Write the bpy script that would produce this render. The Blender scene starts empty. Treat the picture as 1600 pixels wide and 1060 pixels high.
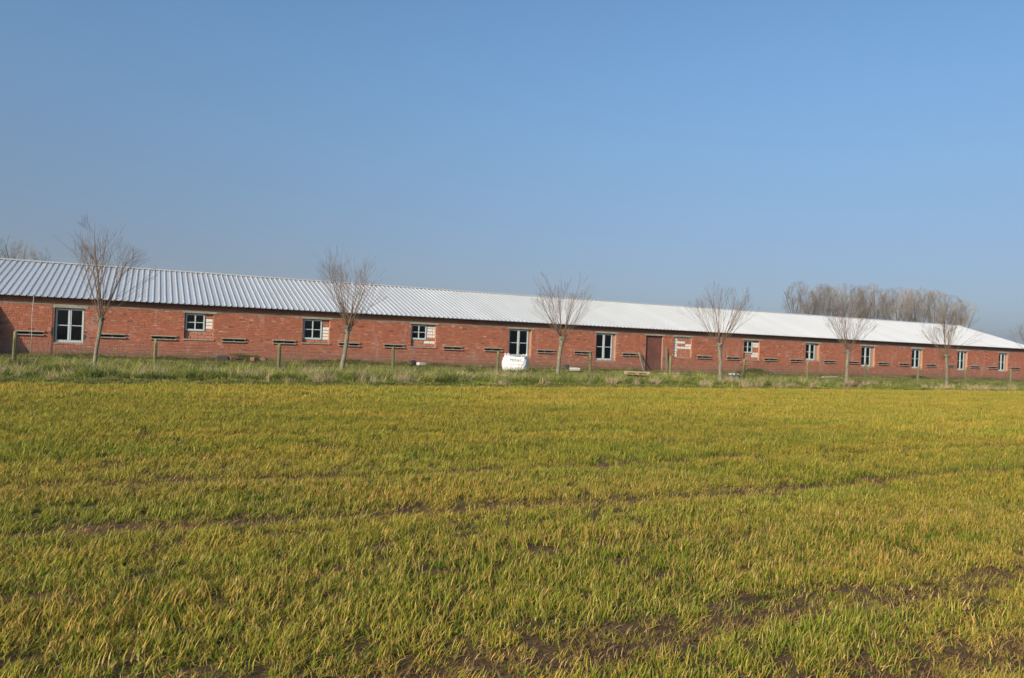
import bpy, math, random
import numpy as np
from mathutils import Vector, Matrix
random.seed(7); rng = np.random.default_rng(7)
PI = math.pi
scene = bpy.context.scene

# ------------------------------------------------------------------ camera
# world frame: X runs along the barn wall, Y away from the camera across it, Z up, z=0 at the wall foot
EYE = 1.51
YAW = math.atan(0.467)
cam_d = bpy.data.cameras.new('camera'); cam = bpy.data.objects.new('camera', cam_d)
scene.collection.objects.link(cam)
cam_d.sensor_width = 36.0; cam_d.lens = 1210.0 / 1600 * 36.0
cam_d.clip_start = 0.05; cam_d.clip_end = 6000
_r = Vector((math.cos(YAW), -math.sin(YAW), 0)); _f = Vector((math.sin(YAW), math.cos(YAW), 0)); _u = Vector((0, 0, 1))
_m = Matrix((_r, _u, -_f)).transposed().to_4x4()
cam.matrix_world = Matrix.Translation((0, 0, EYE)) @ _m @ Matrix.Rotation(math.radians(2.45), 4, 'Z')
scene.camera = cam

# ------------------------------------------------------------------ sky, sun, exposure
SUN_AZ = math.radians(59); SUN_EL = math.radians(24)      # from the wall normal towards the left, above the horizon
sun_vec = Vector((-math.sin(SUN_AZ) * math.cos(SUN_EL), -math.cos(SUN_AZ) * math.cos(SUN_EL), math.sin(SUN_EL)))
world = bpy.data.worlds.new('World'); scene.world = world; world.use_nodes = True
wn = world.node_tree; wn.nodes.clear()
wo = wn.nodes.new('ShaderNodeOutputWorld'); wb = wn.nodes.new('ShaderNodeBackground'); ws = wn.nodes.new('ShaderNodeTexSky')
ws.sky_type = 'NISHITA'; ws.sun_disc = False
ws.sun_elevation = SUN_EL; ws.sun_rotation = math.atan2(sun_vec.x, sun_vec.y) % (2 * PI)
ws.altitude = 0; ws.air_density = 0.8; ws.dust_density = 2.0; ws.ozone_density = 4.0
wb.inputs['Strength'].default_value = 0.148
# sky light tinted and dimmed by a colour ramp: the same gentle change with height above the horizon all round the sky
wt = wn.nodes.new('ShaderNodeTexCoord'); wz = wn.nodes.new('ShaderNodeSeparateXYZ'); wr = wn.nodes.new('ShaderNodeValToRGB'); wm = wn.nodes.new('ShaderNodeMix')
wm.data_type = 'RGBA'; wm.blend_type = 'MULTIPLY'; wm.inputs[0].default_value = 1.0
_e = wr.color_ramp.elements; wr.color_ramp.interpolation = 'B_SPLINE'
_e[0].position = 0.0; _e[0].color = (0.70, 0.66, 0.70, 1); _e[1].position = 0.45; _e[1].color = (0.88, 0.985, 0.92, 1)
for _p, _c in ((0.03, (0.67, 0.635, 0.67)), (0.08, (0.61, 0.53, 0.525)), (0.15, (0.68, 0.62, 0.575)), (0.23, (0.78, 0.765, 0.69)), (0.33, (0.84, 0.92, 0.85))):
    _q = _e.new(_p); _q.color = (*_c, 1)
wn.links.new(wt.outputs['Generated'], wz.inputs[0]); wn.links.new(wz.outputs[2], wr.inputs[0])
wn.links.new(ws.outputs['Color'], wm.inputs[6]); wn.links.new(wr.outputs[0], wm.inputs[7]); wn.links.new(wm.outputs[2], wb.inputs['Color']); wn.links.new(wb.outputs[0], wo.inputs[0])
sun_d = bpy.data.lights.new('sun', 'SUN'); sun_d.energy = 3.75; sun_d.angle = math.radians(0.53); sun_d.color = (1.0, 0.88, 0.72)
sun = bpy.data.objects.new('sun', sun_d); scene.collection.objects.link(sun)
sun.rotation_euler = sun_vec.to_track_quat('Z', 'Y').to_euler(); sun.location = (-20, -20, 30)
scene.view_settings.view_transform = 'Standard'; scene.view_settings.look = 'None'
scene.view_settings.exposure = 0.40; scene.view_settings.gamma = 1.0; scene.view_settings.use_curve_mapping = False
scene.render.engine = 'CYCLES'
scene.cycles.max_bounces = 8; scene.cycles.transparent_max_bounces = 16

# ------------------------------------------------------------------ helpers
def tag(o, label=None, cat=None, group=None, kind=None):
    if label: o['label'] = label
    if cat: o['category'] = cat
    if group: o['group'] = group
    if kind: o['kind'] = kind
    return o

def link(o, parent=None):
    scene.collection.objects.link(o)
    if parent: o.parent = parent
    return o

def empty(name, loc=(0, 0, 0), rz=0.0, parent=None):
    o = bpy.data.objects.new(name, None); o.location = loc; o.rotation_euler = (0, 0, rz)
    o.empty_display_size = 0.3
    return link(o, parent)

class MB:
    """collects vertices and faces, builds ONE mesh object"""
    def __init__(s): s.v = []; s.f = []; s.c = []
    def add(s, vs, fs, col=None):
        b = len(s.v); s.v.extend(vs); s.f.extend([tuple(i + b for i in f) for f in fs])
        if col is not None: s.c.extend([col] * len(vs))
    def box(s, x0, x1, y0, y1, z0, z1, col=None):
        s.add([(x0, y0, z0), (x1, y0, z0), (x1, y1, z0), (x0, y1, z0), (x0, y0, z1), (x1, y0, z1), (x1, y1, z1), (x0, y1, z1)],
              [(0, 3, 2, 1), (4, 5, 6, 7), (0, 1, 5, 4), (1, 2, 6, 5), (2, 3, 7, 6), (3, 0, 4, 7)], col)
    def chip(s, x0, x1, y0, y1, z0, z1, col=None, b=0.006):
        """box with a chamfered front face (front is low y)"""
        s.add([(x0, y1, z0), (x1, y1, z0), (x1, y1, z1), (x0, y1, z1), (x0, y0 + b, z0), (x1, y0 + b, z0), (x1, y0 + b, z1), (x0, y0 + b, z1),
               (x0 + b, y0, z0 + b), (x1 - b, y0, z0 + b), (x1 - b, y0, z1 - b), (x0 + b, y0, z1 - b)],
              [(0, 1, 5, 4), (1, 2, 6, 5), (2, 3, 7, 6), (3, 0, 4, 7), (4, 5, 9, 8), (5, 6, 10, 9), (6, 7, 11, 10), (7, 4, 8, 11), (8, 9, 10, 11)], col)
    def tube(s, pts, rad, n=5, col=None, cap=False):
        pts = [Vector(p) for p in pts]; b = len(s.v); N = len(pts); up = None
        for i, p in enumerate(pts):
            d = (pts[min(i + 1, N - 1)] - pts[max(i - 1, 0)]).normalized()
            if up is None: up = d.orthogonal().normalized()
            up = (up - d * up.dot(d)).normalized(); w = d.cross(up)
            r = rad[i] if hasattr(rad, '__len__') else rad
            for k in range(n):
                a = 2 * PI * k / n; q = p + (up * math.cos(a) + w * math.sin(a)) * r
                s.v.append((q.x, q.y, q.z))
                if col is not None: s.c.append(col)
        for i in range(N - 1):
            for k in range(n):
                a = b + i * n + k; c = b + i * n + (k + 1) % n
                s.f.append((a, c, c + n, a + n))
        if cap:
            s.f.append(tuple(b + k for k in range(n))[::-1]); s.f.append(tuple(b + (N - 1) * n + k for k in range(n)))
    def mesh(s, name, mat=None, smooth=False):
        me = bpy.data.meshes.new(name); me.from_pydata(s.v, [], s.f)
        if s.c:
            a = me.color_attributes.new('Col', 'FLOAT_COLOR', 'POINT')
            a.data.foreach_set('color', np.array([(c[0], c[1], c[2], 1.0) for c in s.c], dtype=np.float32).ravel())
        if smooth: me.polygons.foreach_set('use_smooth', [True] * len(me.polygons))
        if mat: me.materials.append(mat)
        me.update(); return me
    def build(s, name, mat=None, parent=None, smooth=False, loc=None):
        o = bpy.data.objects.new(name, s.mesh(name, mat, smooth))
        if loc: o.location = loc
        return link(o, parent)

def np_mesh(name, V, F, col=None, mat=None, smooth=False):
    me = bpy.data.meshes.new(name); V = np.asarray(V, np.float32); F = np.asarray(F, np.int32); k = F.shape[1]
    me.vertices.add(len(V)); me.vertices.foreach_set('co', V.ravel())
    me.loops.add(F.size); me.loops.foreach_set('vertex_index', F.ravel())
    me.polygons.add(len(F)); me.polygons.foreach_set('loop_start', np.arange(len(F), dtype=np.int32) * k)
    me.polygons.foreach_set('loop_total', np.full(len(F), k, np.int32))
    if smooth: me.polygons.foreach_set('use_smooth', np.ones(len(F), bool))
    me.update(calc_edges=True); me.validate()
    if col is not None:
        a = me.color_attributes.new('Col', 'FLOAT_COLOR', 'POINT')
        a.data.foreach_set('color', np.c_[col, np.ones(len(col))].astype(np.float32).ravel())
    if mat: me.materials.append(mat)
    return me

def copy_tree(o, parent=None):
    c = o.copy(); scene.collection.objects.link(c); c.parent = parent
    for ch in list(o.children): copy_tree(ch, c)
    return c

# ------------------------------------------------------------------ materials
class NT:
    def __init__(s, name):
        s.m = bpy.data.materials.new(name); s.m.use_nodes = True; s.t = s.m.node_tree
        s.b = s.t.nodes['Principled BSDF']; s.out = s.t.nodes['Material Output']
        s.pos = None
    def n(s, t, **kw):
        x = s.t.nodes.new(t)
        for k, v in kw.items(): setattr(x, k, v)
        return x
    def l(s, a, b): s.t.links.new(a, b)
    def geo(s):
        if s.pos is None: s.pos = s.n('ShaderNodeNewGeometry').outputs['Position']
        return s.pos
    def noise(s, scale, detail=4, rough=0.55, vec=None, stretch=None):
        v = vec if vec is not None else s.geo()
        if stretch:
            mp = s.n('ShaderNodeMapping'); mp.inputs['Scale'].default_value = stretch; s.l(v, mp.inputs['Vector']); v = mp.outputs[0]
        x = s.n('ShaderNodeTexNoise'); x.inputs['Scale'].default_value = scale; x.inputs['Detail'].default_value = detail
        x.inputs['Roughness'].default_value = rough; s.l(v, x.inputs['Vector']); return x.outputs['Fac']
    def ramp(s, fac, stops):
        r = s.n('ShaderNodeValToRGB'); e = r.color_ramp.elements
        while len(e) > 1: e.remove(e[-1])
        e[0].position = stops[0][0]; e[0].color = (*stops[0][1], 1)
        for p, c in stops[1:]:
            q = e.new(p); q.color = (*c, 1)
        s.l(fac, r.inputs['Fac']); return r.outputs['Color']
    def mix(s, fac, a, b, mode='MIX'):
        x = s.n('ShaderNodeMix', data_type='RGBA', blend_type=mode)
        for sock, val in ((x.inputs[0], fac), (x.inputs[6], a), (x.inputs[7], b)):
            if isinstance(val, (int, float)): sock.default_value = val
            elif isinstance(val, tuple): sock.default_value = (*val, 1)
            else: s.l(val, sock)
        return x.outputs[2]
    def rng(s, v, a, b, c=0.0, d=1.0):
        x = s.n('ShaderNodeMapRange'); s.l(v, x.inputs[0])
        for i, q in enumerate((a, b, c, d)): x.inputs[i + 1].default_value = q
        return x.outputs[0]
    def col(s): return s.n('ShaderNodeAttribute', attribute_name='Col').outputs['Color']
    def bump(s, h, strength=0.5, dist=0.01):
        x = s.n('ShaderNodeBump'); x.inputs['Strength'].default_value = strength; x.inputs['Distance'].default_value = dist
        s.l(h, x.inputs['Height']); s.l(x.outputs[0], s.b.inputs['Normal'])
    def base(s, c, rough=0.8, metal=0.0, spec=0.3):
        if isinstance(c, tuple): s.b.inputs['Base Color'].default_value = (*c, 1)
        else: s.l(c, s.b.inputs['Base Color'])
        s.b.inputs['Roughness'].default_value = rough; s.b.inputs['Metallic'].default_value = metal
        s.b.inputs['Specular IOR Level'].default_value = spec
        return s.m

def simple(name, c1, c2, scale=6, rough=0.8, bump=0.3, dist=0.005, stretch=None, spec=0.3):
    k = NT(name); f = k.noise(scale, 6, 0.6, stretch=stretch)
    col = k.ramp(f, [(0.3, c1), (0.7, c2)]); k.bump(f, bump, dist)
    return k.base(col, rough, spec=spec)

def mat_brick():
    k = NT('brick'); c = k.col()
    f = k.noise(45, 3, 0.6); c = k.mix(0.5, c, k.ramp(f, [(0.3, (0.7, 0.7, 0.7)), (0.7, (1.15, 1.15, 1.15))]), 'MULTIPLY')
    # lime bloom in irregular patches, running downwards
    g = k.rng(k.noise(0.9, 5, 0.65, stretch=(1.8, 1.3, 0.55)), 0.56, 0.72, 0, 0.65)
    c = k.mix(g, c, (0.44, 0.31, 0.26))
    # moss and splash dirt near the ground (a stain of its own)
    z = k.n('ShaderNodeSeparateXYZ'); k.l(k.geo(), z.inputs[0])
    m = k.n('ShaderNodeMath', operation='MULTIPLY_ADD'); k.l(k.noise(1.6, 5, 0.7), m.inputs[0]); m.inputs[1].default_value = 0.9; k.l(z.outputs[2], m.inputs[2])
    lo = k.rng(m.outputs[0], 0.55, 0.85, 0.75, 0.0)
    c = k.mix(lo, c, (0.13, 0.105, 0.05))
    lo2 = k.rng(m.outputs[0], 0.65, 1.35, 0.35, 0.0)
    c = k.mix(lo2, c, (0.33, 0.19, 0.15))
    k.bump(k.noise(60, 4), 0.4, 0.004)
    return k.base(c, 0.9, spec=0.15)

def mat_mortar():
    k = NT('mortar'); f = k.noise(12, 5); z = k.n('ShaderNodeSeparateXYZ'); k.l(k.geo(), z.inputs[0])
    c = k.ramp(f, [(0.3, (0.30, 0.19, 0.145)), (0.7, (0.42, 0.29, 0.23))])
    m = k.n('ShaderNodeMath', operation='MULTIPLY_ADD'); k.l(k.noise(1.6, 5, 0.7), m.inputs[0]); m.inputs[1].default_value = 0.9; k.l(z.outputs[2], m.inputs[2])
    c = k.mix(k.rng(m.outputs[0], 0.48, 0.78, 0.7, 0.0), c, (0.10, 0.09, 0.045))
    k.bump(f, 0.4, 0.004); return k.base(c, 0.95, spec=0.1)

def mat_roof():
    k = NT('white_coated_steel'); f = k.noise(0.7, 5, 0.6, stretch=(1.5, 0.4, 0.4)); g = k.noise(9, 4, 0.7, stretch=(1, 0.25, 0.25))
    c = k.ramp(f, [(0.25, (0.61, 0.605, 0.585)), (0.75, (0.68, 0.675, 0.65))])
    c = k.mix(k.rng(g, 0.58, 0.75, 0, 0.22), c, (0.5, 0.49, 0.45))
    oi = k.n('ShaderNodeObjectInfo').outputs['Random']
    c = k.mix(1.0, c, k.ramp(oi, [(0.0, (0.97, 0.97, 0.97)), (1.0, (1.02, 1.02, 1.02))]), 'MULTIPLY')
    return k.base(c, 0.38, 0.40, spec=0.5)

def mat_glass():
    k = NT('window_glass'); k.t.nodes.remove(k.b)
    tr = k.n('ShaderNodeBsdfTransparent'); tr.inputs[0].default_value = (0.72, 0.78, 0.76, 1)
    gl = k.n('ShaderNodeBsdfGlossy'); gl.inputs['Roughness'].default_value = 0.03
    fr = k.n('ShaderNodeFresnel'); fr.inputs[0].default_value = 1.45
    bp = k.n('ShaderNodeBump'); bp.inputs['Strength'].default_value = 0.05; bp.inputs['Distance'].default_value = 0.02
    k.l(k.noise(3, 2), bp.inputs['Height']); k.l(bp.outputs[0], gl.inputs['Normal'])
    mx = k.n('ShaderNodeMixShader'); k.l(fr.outputs[0], mx.inputs[0]); k.l(tr.outputs[0], mx.inputs[1]); k.l(gl.outputs[0], mx.inputs[2])
    k.l(mx.outputs[0], k.out.inputs[0]); return k.m

def mat_leafy(name, tint=(1, 1, 1), var=0.25, big=((0.8, 0.85, 0.8), (1.2, 1.1, 1.0)), bigscale=0.25, transl=0.22, stretch=None, desat=None):
    """grass blades: colour of each blade lives in the mesh, patches vary by place"""
    k = NT(name); c = k.col()
    oi = k.n('ShaderNodeObjectInfo').outputs['Random']
    c = k.mix(1.0, c, k.ramp(oi, [(0.0, (1 - var, 1 - var * 0.8, 1 - var)), (1.0, (1 + var, 1 + var * 0.8, 1 + var * 0.4))]), 'MULTIPLY')
    f = k.noise(bigscale, 4, 0.6, stretch=stretch)
    c = k.mix(1.0, c, k.ramp(f, [(0.36, big[0]), (0.64, big[1])]), 'MULTIPLY')
    c = k.mix(1.0, c, tint, 'MULTIPLY')
    k.base(c, 0.65, spec=0.12)
    t = k.n('ShaderNodeBsdfTranslucent'); k.l(c, t.inputs[0])
    mx = k.n('ShaderNodeMixShader'); mx.inputs[0].default_value = transl
    k.l(k.b.outputs[0], mx.inputs[1]); k.l(t.outputs[0], mx.inputs[2]); k.l(mx.outputs[0], k.out.inputs[0])
    return k.m

def mat_soil():
    k = NT('field_soil'); f = k.noise(9, 8, 0.7); g = k.noise(0.5, 3)
    c = k.ramp(f, [(0.3, (0.045, 0.028, 0.014)), (0.7, (0.17, 0.108, 0.058))])
    c = k.mix(k.rng(k.noise(2.2, 5), 0.5, 0.7, 0, 0.4), c, (0.20, 0.145, 0.07))
    k.bump(k.noise(25, 8, 0.75), 1.0, 0.03); return k.base(c, 0.95, spec=0.1)

def mat_verge():
    k = NT('verge_ground'); f = k.noise(5, 8, 0.7)
    c = k.ramp(f, [(0.3, (0.028, 0.032, 0.012)), (0.55, (0.06, 0.06, 0.02)), (0.75, (0.11, 0.09, 0.045))])
    k.bump(k.noise(18, 8, 0.7), 1.0, 0.04); return k.base(c, 0.95, spec=0.1)

def mat_bark(name, c1, c2, sc=14):
    k = NT(name); f = k.noise(sc, 7, 0.65, stretch=(1, 1, 0.3))
    c = k.ramp(f, [(0.3, c1), (0.68, c2)]); k.bump(f, 0.8, 0.02); return k.base(c, 0.9, spec=0.15)

def mat_wood(name, c1, c2, ax=(6, 6, 0.5), rough=0.8):
    k = NT(name); f = k.noise(8, 8, 0.65, stretch=ax)
    g = k.noise(1.7, 3)
    c = k.ramp(f, [(0.28, c1), (0.72, c2)]); c = k.mix(k.rng(g, 0.4, 0.75, 0, 0.4), c, tuple(x * 0.6 for x in c1))
    oi = k.n('ShaderNodeObjectInfo').outputs['Random']
    c = k.mix(1.0, c, k.ramp(oi, [(0.0, (0.82, 0.84, 0.86)), (1.0, (1.12, 1.08, 1.0))]), 'MULTIPLY')
    k.bump(f, 0.5, 0.004); return k.base(c, rough, spec=0.2)

M = dict(
    brick=mat_brick(), mortar=mat_mortar(), roof=mat_roof(), glass=mat_glass(), soil=mat_soil(), verge=mat_verge(),
    frame=simple('blue_grey_window_paint', (0.40, 0.47, 0.47), (0.50, 0.56, 0.545), 9, 0.5, 0.1, 0.002),
    concrete=simple('weathered_concrete', (0.19, 0.175, 0.14), (0.36, 0.33, 0.265), 7, 0.9, 0.5),
    band=simple('dark_concrete_band', (0.13, 0.12, 0.10), (0.30, 0.275, 0.235), 1.6, 0.9, 0.4),
    fascia=mat_wood('brown_fascia_wood', (0.13, 0.055, 0.025), (0.24, 0.105, 0.05), (0.5, 6, 6)),
    white_block=simple('white_render_block', (0.60, 0.56, 0.50), (0.80, 0.77, 0.71), 11, 0.9, 0.5),
    red_block=simple('red_clay_block', (0.30, 0.115, 0.065), (0.47, 0.19, 0.11), 9, 0.9, 0.6),
    red_rubble=simple('old_brick_rubble', (0.16, 0.08, 0.05), (0.32, 0.15, 0.10), 14, 0.95, 0.8, 0.01),
    orange_brick=simple('broken_brick_faces', (0.42, 0.20, 0.11), (0.60, 0.33, 0.19), 22, 0.95, 0.9, 0.01),
    door=mat_wood('red_brown_door_wood', (0.085, 0.034, 0.026), (0.23, 0.095, 0.068)),
    grey_wood=mat_wood('weathered_grey_wood', (0.16, 0.14, 0.10), (0.33, 0.29, 0.22)),
    pale_wood=mat_wood('pale_pallet_wood', (0.46, 0.33, 0.18), (0.70, 0.53, 0.32), (1, 5, 5)),
    post=mat_wood('green_treated_post', (0.15, 0.145, 0.062), (0.29, 0.27, 0.13)),
    wire=NT('dull_fence_wire').base((0.07, 0.06, 0.045), 0.6, 0.3),
    pole=simple('old_pale_pole', (0.22, 0.15, 0.11), (0.5, 0.47, 0.42), 3, 0.7, 0.2),
    willow=mat_bark('willow_bark', (0.10, 0.09, 0.06), (0.27, 0.245, 0.17)),
    shoots=simple('willow_shoots', (0.11, 0.067, 0.040), (0.22, 0.145, 0.088), 3, 0.7, 0.1),
    far_bark=simple('far_tree_bark', (0.06, 0.05, 0.036), (0.13, 0.11, 0.08), 0.8, 0.9, 0.1),
    far_twig=simple('far_tree_twigs', (0.20, 0.165, 0.13), (0.31, 0.265, 0.215), 0.25, 0.9, 0.0),
    bag=simple('white_woven_bag', (0.62, 0.62, 0.62), (0.82, 0.81, 0.79), 5, 0.55, 0.25, 0.01),
    ink=NT('black_print').base((0.14, 0.14, 0.155), 0.6),
    dark=simple('dark_inside', (0.05, 0.045, 0.04), (0.08, 0.07, 0.06), 2, 0.95),  # dark tone that stands for the shade in holes
    stone=simple('pale_stone', (0.42, 0.39, 0.34), (0.66, 0.62, 0.55), 8, 0.9, 0.6, 0.01),
    tarp=simple('dark_tarp', (0.03, 0.045, 0.045), (0.07, 0.085, 0.08), 6, 0.5, 0.3),
    plastic=simple('white_plastic', (0.68, 0.69, 0.70), (0.8, 0.8, 0.8), 6, 0.4, 0.2),
    dock=simple('dead_brown_stalks', (0.16, 0.09, 0.055), (0.34, 0.22, 0.14), 12, 0.9, 0.2),
    bird=NT('dark_feathers').base((0.03, 0.03, 0.035), 0.7),
)

# ------------------------------------------------------------------ the ground
def sstep(a, b, x): t = np.clip((x - a) / (b - a), 0, 1); return t * t * (3 - 2 * t)
def y_edge(s): return 24.35 + 0.062 * np.clip(s, -25, 65)
HUMPS = [(3.7, 36.2, 0.28, 1.0, 0.7), (33.0, 36.0, 0.30, 1.1, 0.8), (-2.6, 36.6, 0.12, 1.6, 0.6), (8.4, 36.5, 0.16, 1.7, 0.7), (21.0, 36.5, 0.08, 2.5, 0.7),
         (47.4, 36.1, 0.22, 0.9, 0.6), (24.4, 36.3, 0.10, 0.8, 0.8), (12.5, 36.5, 0.10, 2.2, 0.6), (0.6, 36.6, 0.10, 1.2, 0.6), (55, 36.5, 0.08, 3, 0.6), (40, 36.5, 0.07, 3, 0.6)]
TRACKS = [(2.95, 0.17, 1.0), (3.85, 0.19, 1.0), (7.28, 0.20, 1.0), (9.3, 0.16, 0.75), (5.6, 0.09, 0.35), (12.9, 0.14, 0.45), (14.9, 0.16, 0.45), (19.5, 0.2, 0.4), (21.4, 0.2, 0.45)]
def track_y(y, s): return y + 0.055 * np.sin(s * 0.55 + y) + 0.03 * np.sin(s * 1.7 + 2 * y) + np.maximum(s - 5, 0) * 0.055
def wob(s, y, f, p=0.0): return np.sin(s * f + 1.3 * np.sin(y * f * 0.7 + p)) * np.sin(y * f * 1.1 + 1.7 * np.sin(s * f * 0.6 + p * 2))
def height(s, y):
    s = np.asarray(s, float); y = np.asarray(y, float); ye = y_edge(s)
    z = -0.24 + 0.05 * sstep(ye, ye + 4, y) + 0.19 * sstep(30.5, 36.0, y)
    z = z - 0.07 * np.exp(-((y - ye - 0.15) / 0.22) ** 2)
    for a, b, h, w, d in HUMPS: z = z + 1.15 * h * np.exp(-((s - a) / w) ** 2 - ((y - b) / d) ** 2)
    inf = (y < ye)
    for ty, w, dp in TRACKS: z = z - inf * 0.035 * dp * np.exp(-((y - track_y(ty, s)) / w) ** 2)
    z = z + inf * (0.010 * wob(s, y, 3.1) + 0.008 * wob(s, y, 7.7, 1.0)) * (np.abs(s) < 80)
    z = z + (~inf) * (y < 37) * (0.03 * wob(s, y, 1.3, 2.0) + 0.02 * wob(s, y, 4.1, 0.5)) * (np.abs(s) < 80)
    return z
def axis(a, b, step, far):
    c = np.arange(a, b + 1e-6, step); e = []; d = step
    x = 0
    while x < far: d *= 1.35; x += d; e.append(x)
    e = np.array(e); return np.concatenate([a - e[::-1], c, b + e])
def ground(name, ys, mat):
    xs = axis(-12, 64, 0.2, 2500)
    xs = xs[np.abs(xs) < 1400]; ys = ys[ys < 1400]; ys = ys[ys > -55]
    S, Y = np.meshgrid(xs, ys); Y = Y + (y_edge(S) - 24.35) * np.exp(-((Y - 24.35) / 7.0) ** 2)
    Z = height(S, Y); V = np.stack([S, Y, Z], -1).reshape(-1, 3); n = len(xs); m = len(ys)
    i = np.arange(m - 1)[:, None] * n + np.arange(n - 1)[None, :]; i = i.ravel()
    F = np.stack([i, i + 1, i + n + 1, i + n], 1)
    o = bpy.data.objects.new(name, np_mesh(name, V, F, mat=mat, smooth=True)); link(o); return tag(o, kind='structure')
ya = axis(0.5, 24.35, 0.12, 2500); ya = ya[ya <= 24.351]; ya[-1] = 24.35
yb = axis(24.35, 38, 0.16, 3500); yb = yb[yb >= 24.349]; yb[0] = 24.35
ground('field', ya, M['soil'])
ground('grass_verge', yb, M['verge'])

# ------------------------------------------------------------------ the long barn
YW = 36.80; S_L, S_R = -13.0, 61.15
Z_TOP = 2.105; EAVE_Z = 2.425; EAVE_Y = 36.50; RIDGE_Y = 43.0; RIDGE_Z = 4.22; HIP_S = 61.4; YB = 2 * RIDGE_Y - YW
barn = empty('brick_barn', (22.0, YW, 0)); tag(barn, 'very long low red brick barn with a white ribbed metal roof', 'barn')
BX = Vector((22.0, YW, 0))
def bpart(o, par=None):
    """parts are modelled in world coordinates: cancel the barn's offset"""
    o.parent = barn if par is None else par
    if par is None: o.location = Vector(o.location) - BX
    return o

# openings: s0, s1, z0, z1
BIG = [(-3.59, -2.50, 0.57, 2.00), (17.01, 18.33, 0.60, 2.04), (22.31, 23.62, 0.54, 2.04), (37.87, 39.05, 0.96, 2.04),
       (42.85, 44.12, 0.68, 2.02), (47.72, 48.82, 0.67, 2.00), (52.50, 53.60, 0.65, 2.00), (57.13, 58.20, 0.68, 2.00)]
BIG_F = [(-3.56, -2.53), (17.04, 18.18), (22.33, 23.42), (37.89, 38.75), (42.87, 43.80), (47.74, 48.64), (52.52, 53.34), (57.15, 57.98)]
SMALL = [(1.34, 2.53, 0.91, 2.04), (6.42, 7.67, 0.93, 2.04), (11.67, 12.97, 0.93, 2.04), (32.80, 34.06, 0.86, 2.04)]
SMALL_F = [(1.38, 2.17, 1.27, 2.02), (6.46, 7.32, 1.09, 2.02), (11.70, 12.50, 1.28, 2.02), (32.83, 33.56, 1.27, 2.02)]
BLOCKED = (27.59, 28.87, 0.89, 2.04); DOOR = (25.64, 26.80, -0.10, 2.04)
VENT_S = [-4.44, -1.45, 0.53, 3.41, 5.60, 8.62, 10.82, 13.90, 16.12, 19.20, 21.46, 24.55, 29.77, 32.0, 34.95, 37.1, 39.98, 42.10, 44.93, 46.97, 49.73, 51.70, 54.44, 56.42, 59.10, -6.9, -9.5]
VENTS = [(c - 0.46, c + 0.46, 0.868, 0.975) for c in VENT_S]
OPEN = BIG + SMALL + [BLOCKED, DOOR] + VENTS

# mortar wall: front skin with real reveals, plus inner skin
w = MB(); ss = sorted({S_L, S_R} | {o[0] for o in OPEN} | {o[1] for o in OPEN}); T = 0.28; YF = YW + 0.012
for a, b in zip(ss[:-1], ss[1:]):
    mid = (a + b) / 2; cut = sorted((o[2], o[3]) for o in OPEN if o[0] < mid < o[1]); z = -0.5
    for c0, c1 in cut + [(Z_TOP, Z_TOP)]:
        if c0 > z + 1e-4:
            w.add([(a, YF, z), (b, YF, z), (b, YF, c0), (a, YF, c0)], [(0, 1, 2, 3)])
            w.add([(a, YF + T, z), (b, YF + T, z), (b, YF + T, c0), (a, YF + T, c0)], [(3, 2, 1, 0)])
        z = max(z, c1)
for a, b, c, d in OPEN:
    w.add([(a, YF, c), (a, YF + T, c), (a, YF + T, d), (a, YF, d)], [(0, 1, 2, 3)])
    w.add([(b, YF, c), (b, YF + T, c), (b, YF + T, d), (b, YF, d)], [(3, 2, 1, 0)])
    w.add([(a, YF, c), (b, YF, c), (b, YF + T, c), (a, YF + T, c)], [(0, 1, 2, 3)])
    w.add([(a, YF, d), (b, YF, d), (b, YF + T, d), (a, YF + T, d)], [(3, 2, 1, 0)])
w.box(S_L, S_R, YF, YF + T, Z_TOP, Z_TOP + 0.26)
w.box(S_L, S_R, YB - T, YB, -0.5, 2.40)
w.box(S_L, S_L + T, YF + T, YB - T, -0.5, 2.40); w.box(S_R - T, S_R, YF + T, YB - T, -0.5, 2.40)
wall = bpart(w.build('wall', M['mortar']))

# bricks: each its own little body, far too many and small to pick apart one by one
def brick_col():
    t = random.random(); base = np.array([0.385, 0.135, 0.074])
    if t < 0.07: base = np.array([0.34, 0.12, 0.075])
    elif t < 0.085: base = np.array([0.18, 0.085, 0.07])
    elif t < 0.20: base = np.array([0.44, 0.18, 0.10])
    elif t < 0.225: base = np.array([0.46, 0.25, 0.17])
    return tuple(base * random.uniform(0.88, 1.10))
def lay_bricks(mb, s0, s1, z0, z1, y, holes, course=0.0702, L=0.212, jag=0.0):
    n = int(round((z1 - z0) / course)); course = (z1 - z0) / n
    for k in range(n):
        za = z0 + k * course + 0.005; zb = z0 + (k + 1) * course - 0.005; s = s0 - random.uniform(0, L)
        if k % 2: s -= L / 2
        row = [h for h in holes if h[2] < zb and h[3] > za]
        while s < s1:
            Ln = L if random.random() < 0.82 else L / 2
            a, b = max(s + 0.005, s0), min(s + Ln - 0.005, s1); s += Ln
            segs = [(a, b)]
            for h in row:
                ns = []
                for p, q in segs:
                    if q <= h[0] or p >= h[1]: ns.append((p, q)); continue
                    if p < h[0]: ns.append((p, h[0] - (random.uniform(0, jag) if jag else 0)))
                    if q > h[1]: ns.append((h[1], q))
                segs = ns
            for p, q in segs:
                if q - p < 0.025: continue
                yy = y - random.uniform(0.0, 0.007)
                mb.chip(p, q, yy, y + 0.02, za, zb, brick_col(), 0.004)
bm_ = MB(); lay_bricks(bm_, S_L, S_R, -0.30, Z_TOP - 0.004, YW, OPEN)
tag(bpart(bm_.build('brickwork', M['brick'])), kind='stuff')
e_ = MB(); lay_bricks(e_, YW, YB, -0.30, 2.38, 0, []); eo = e_.build('brickwork', M['brick'])
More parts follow.
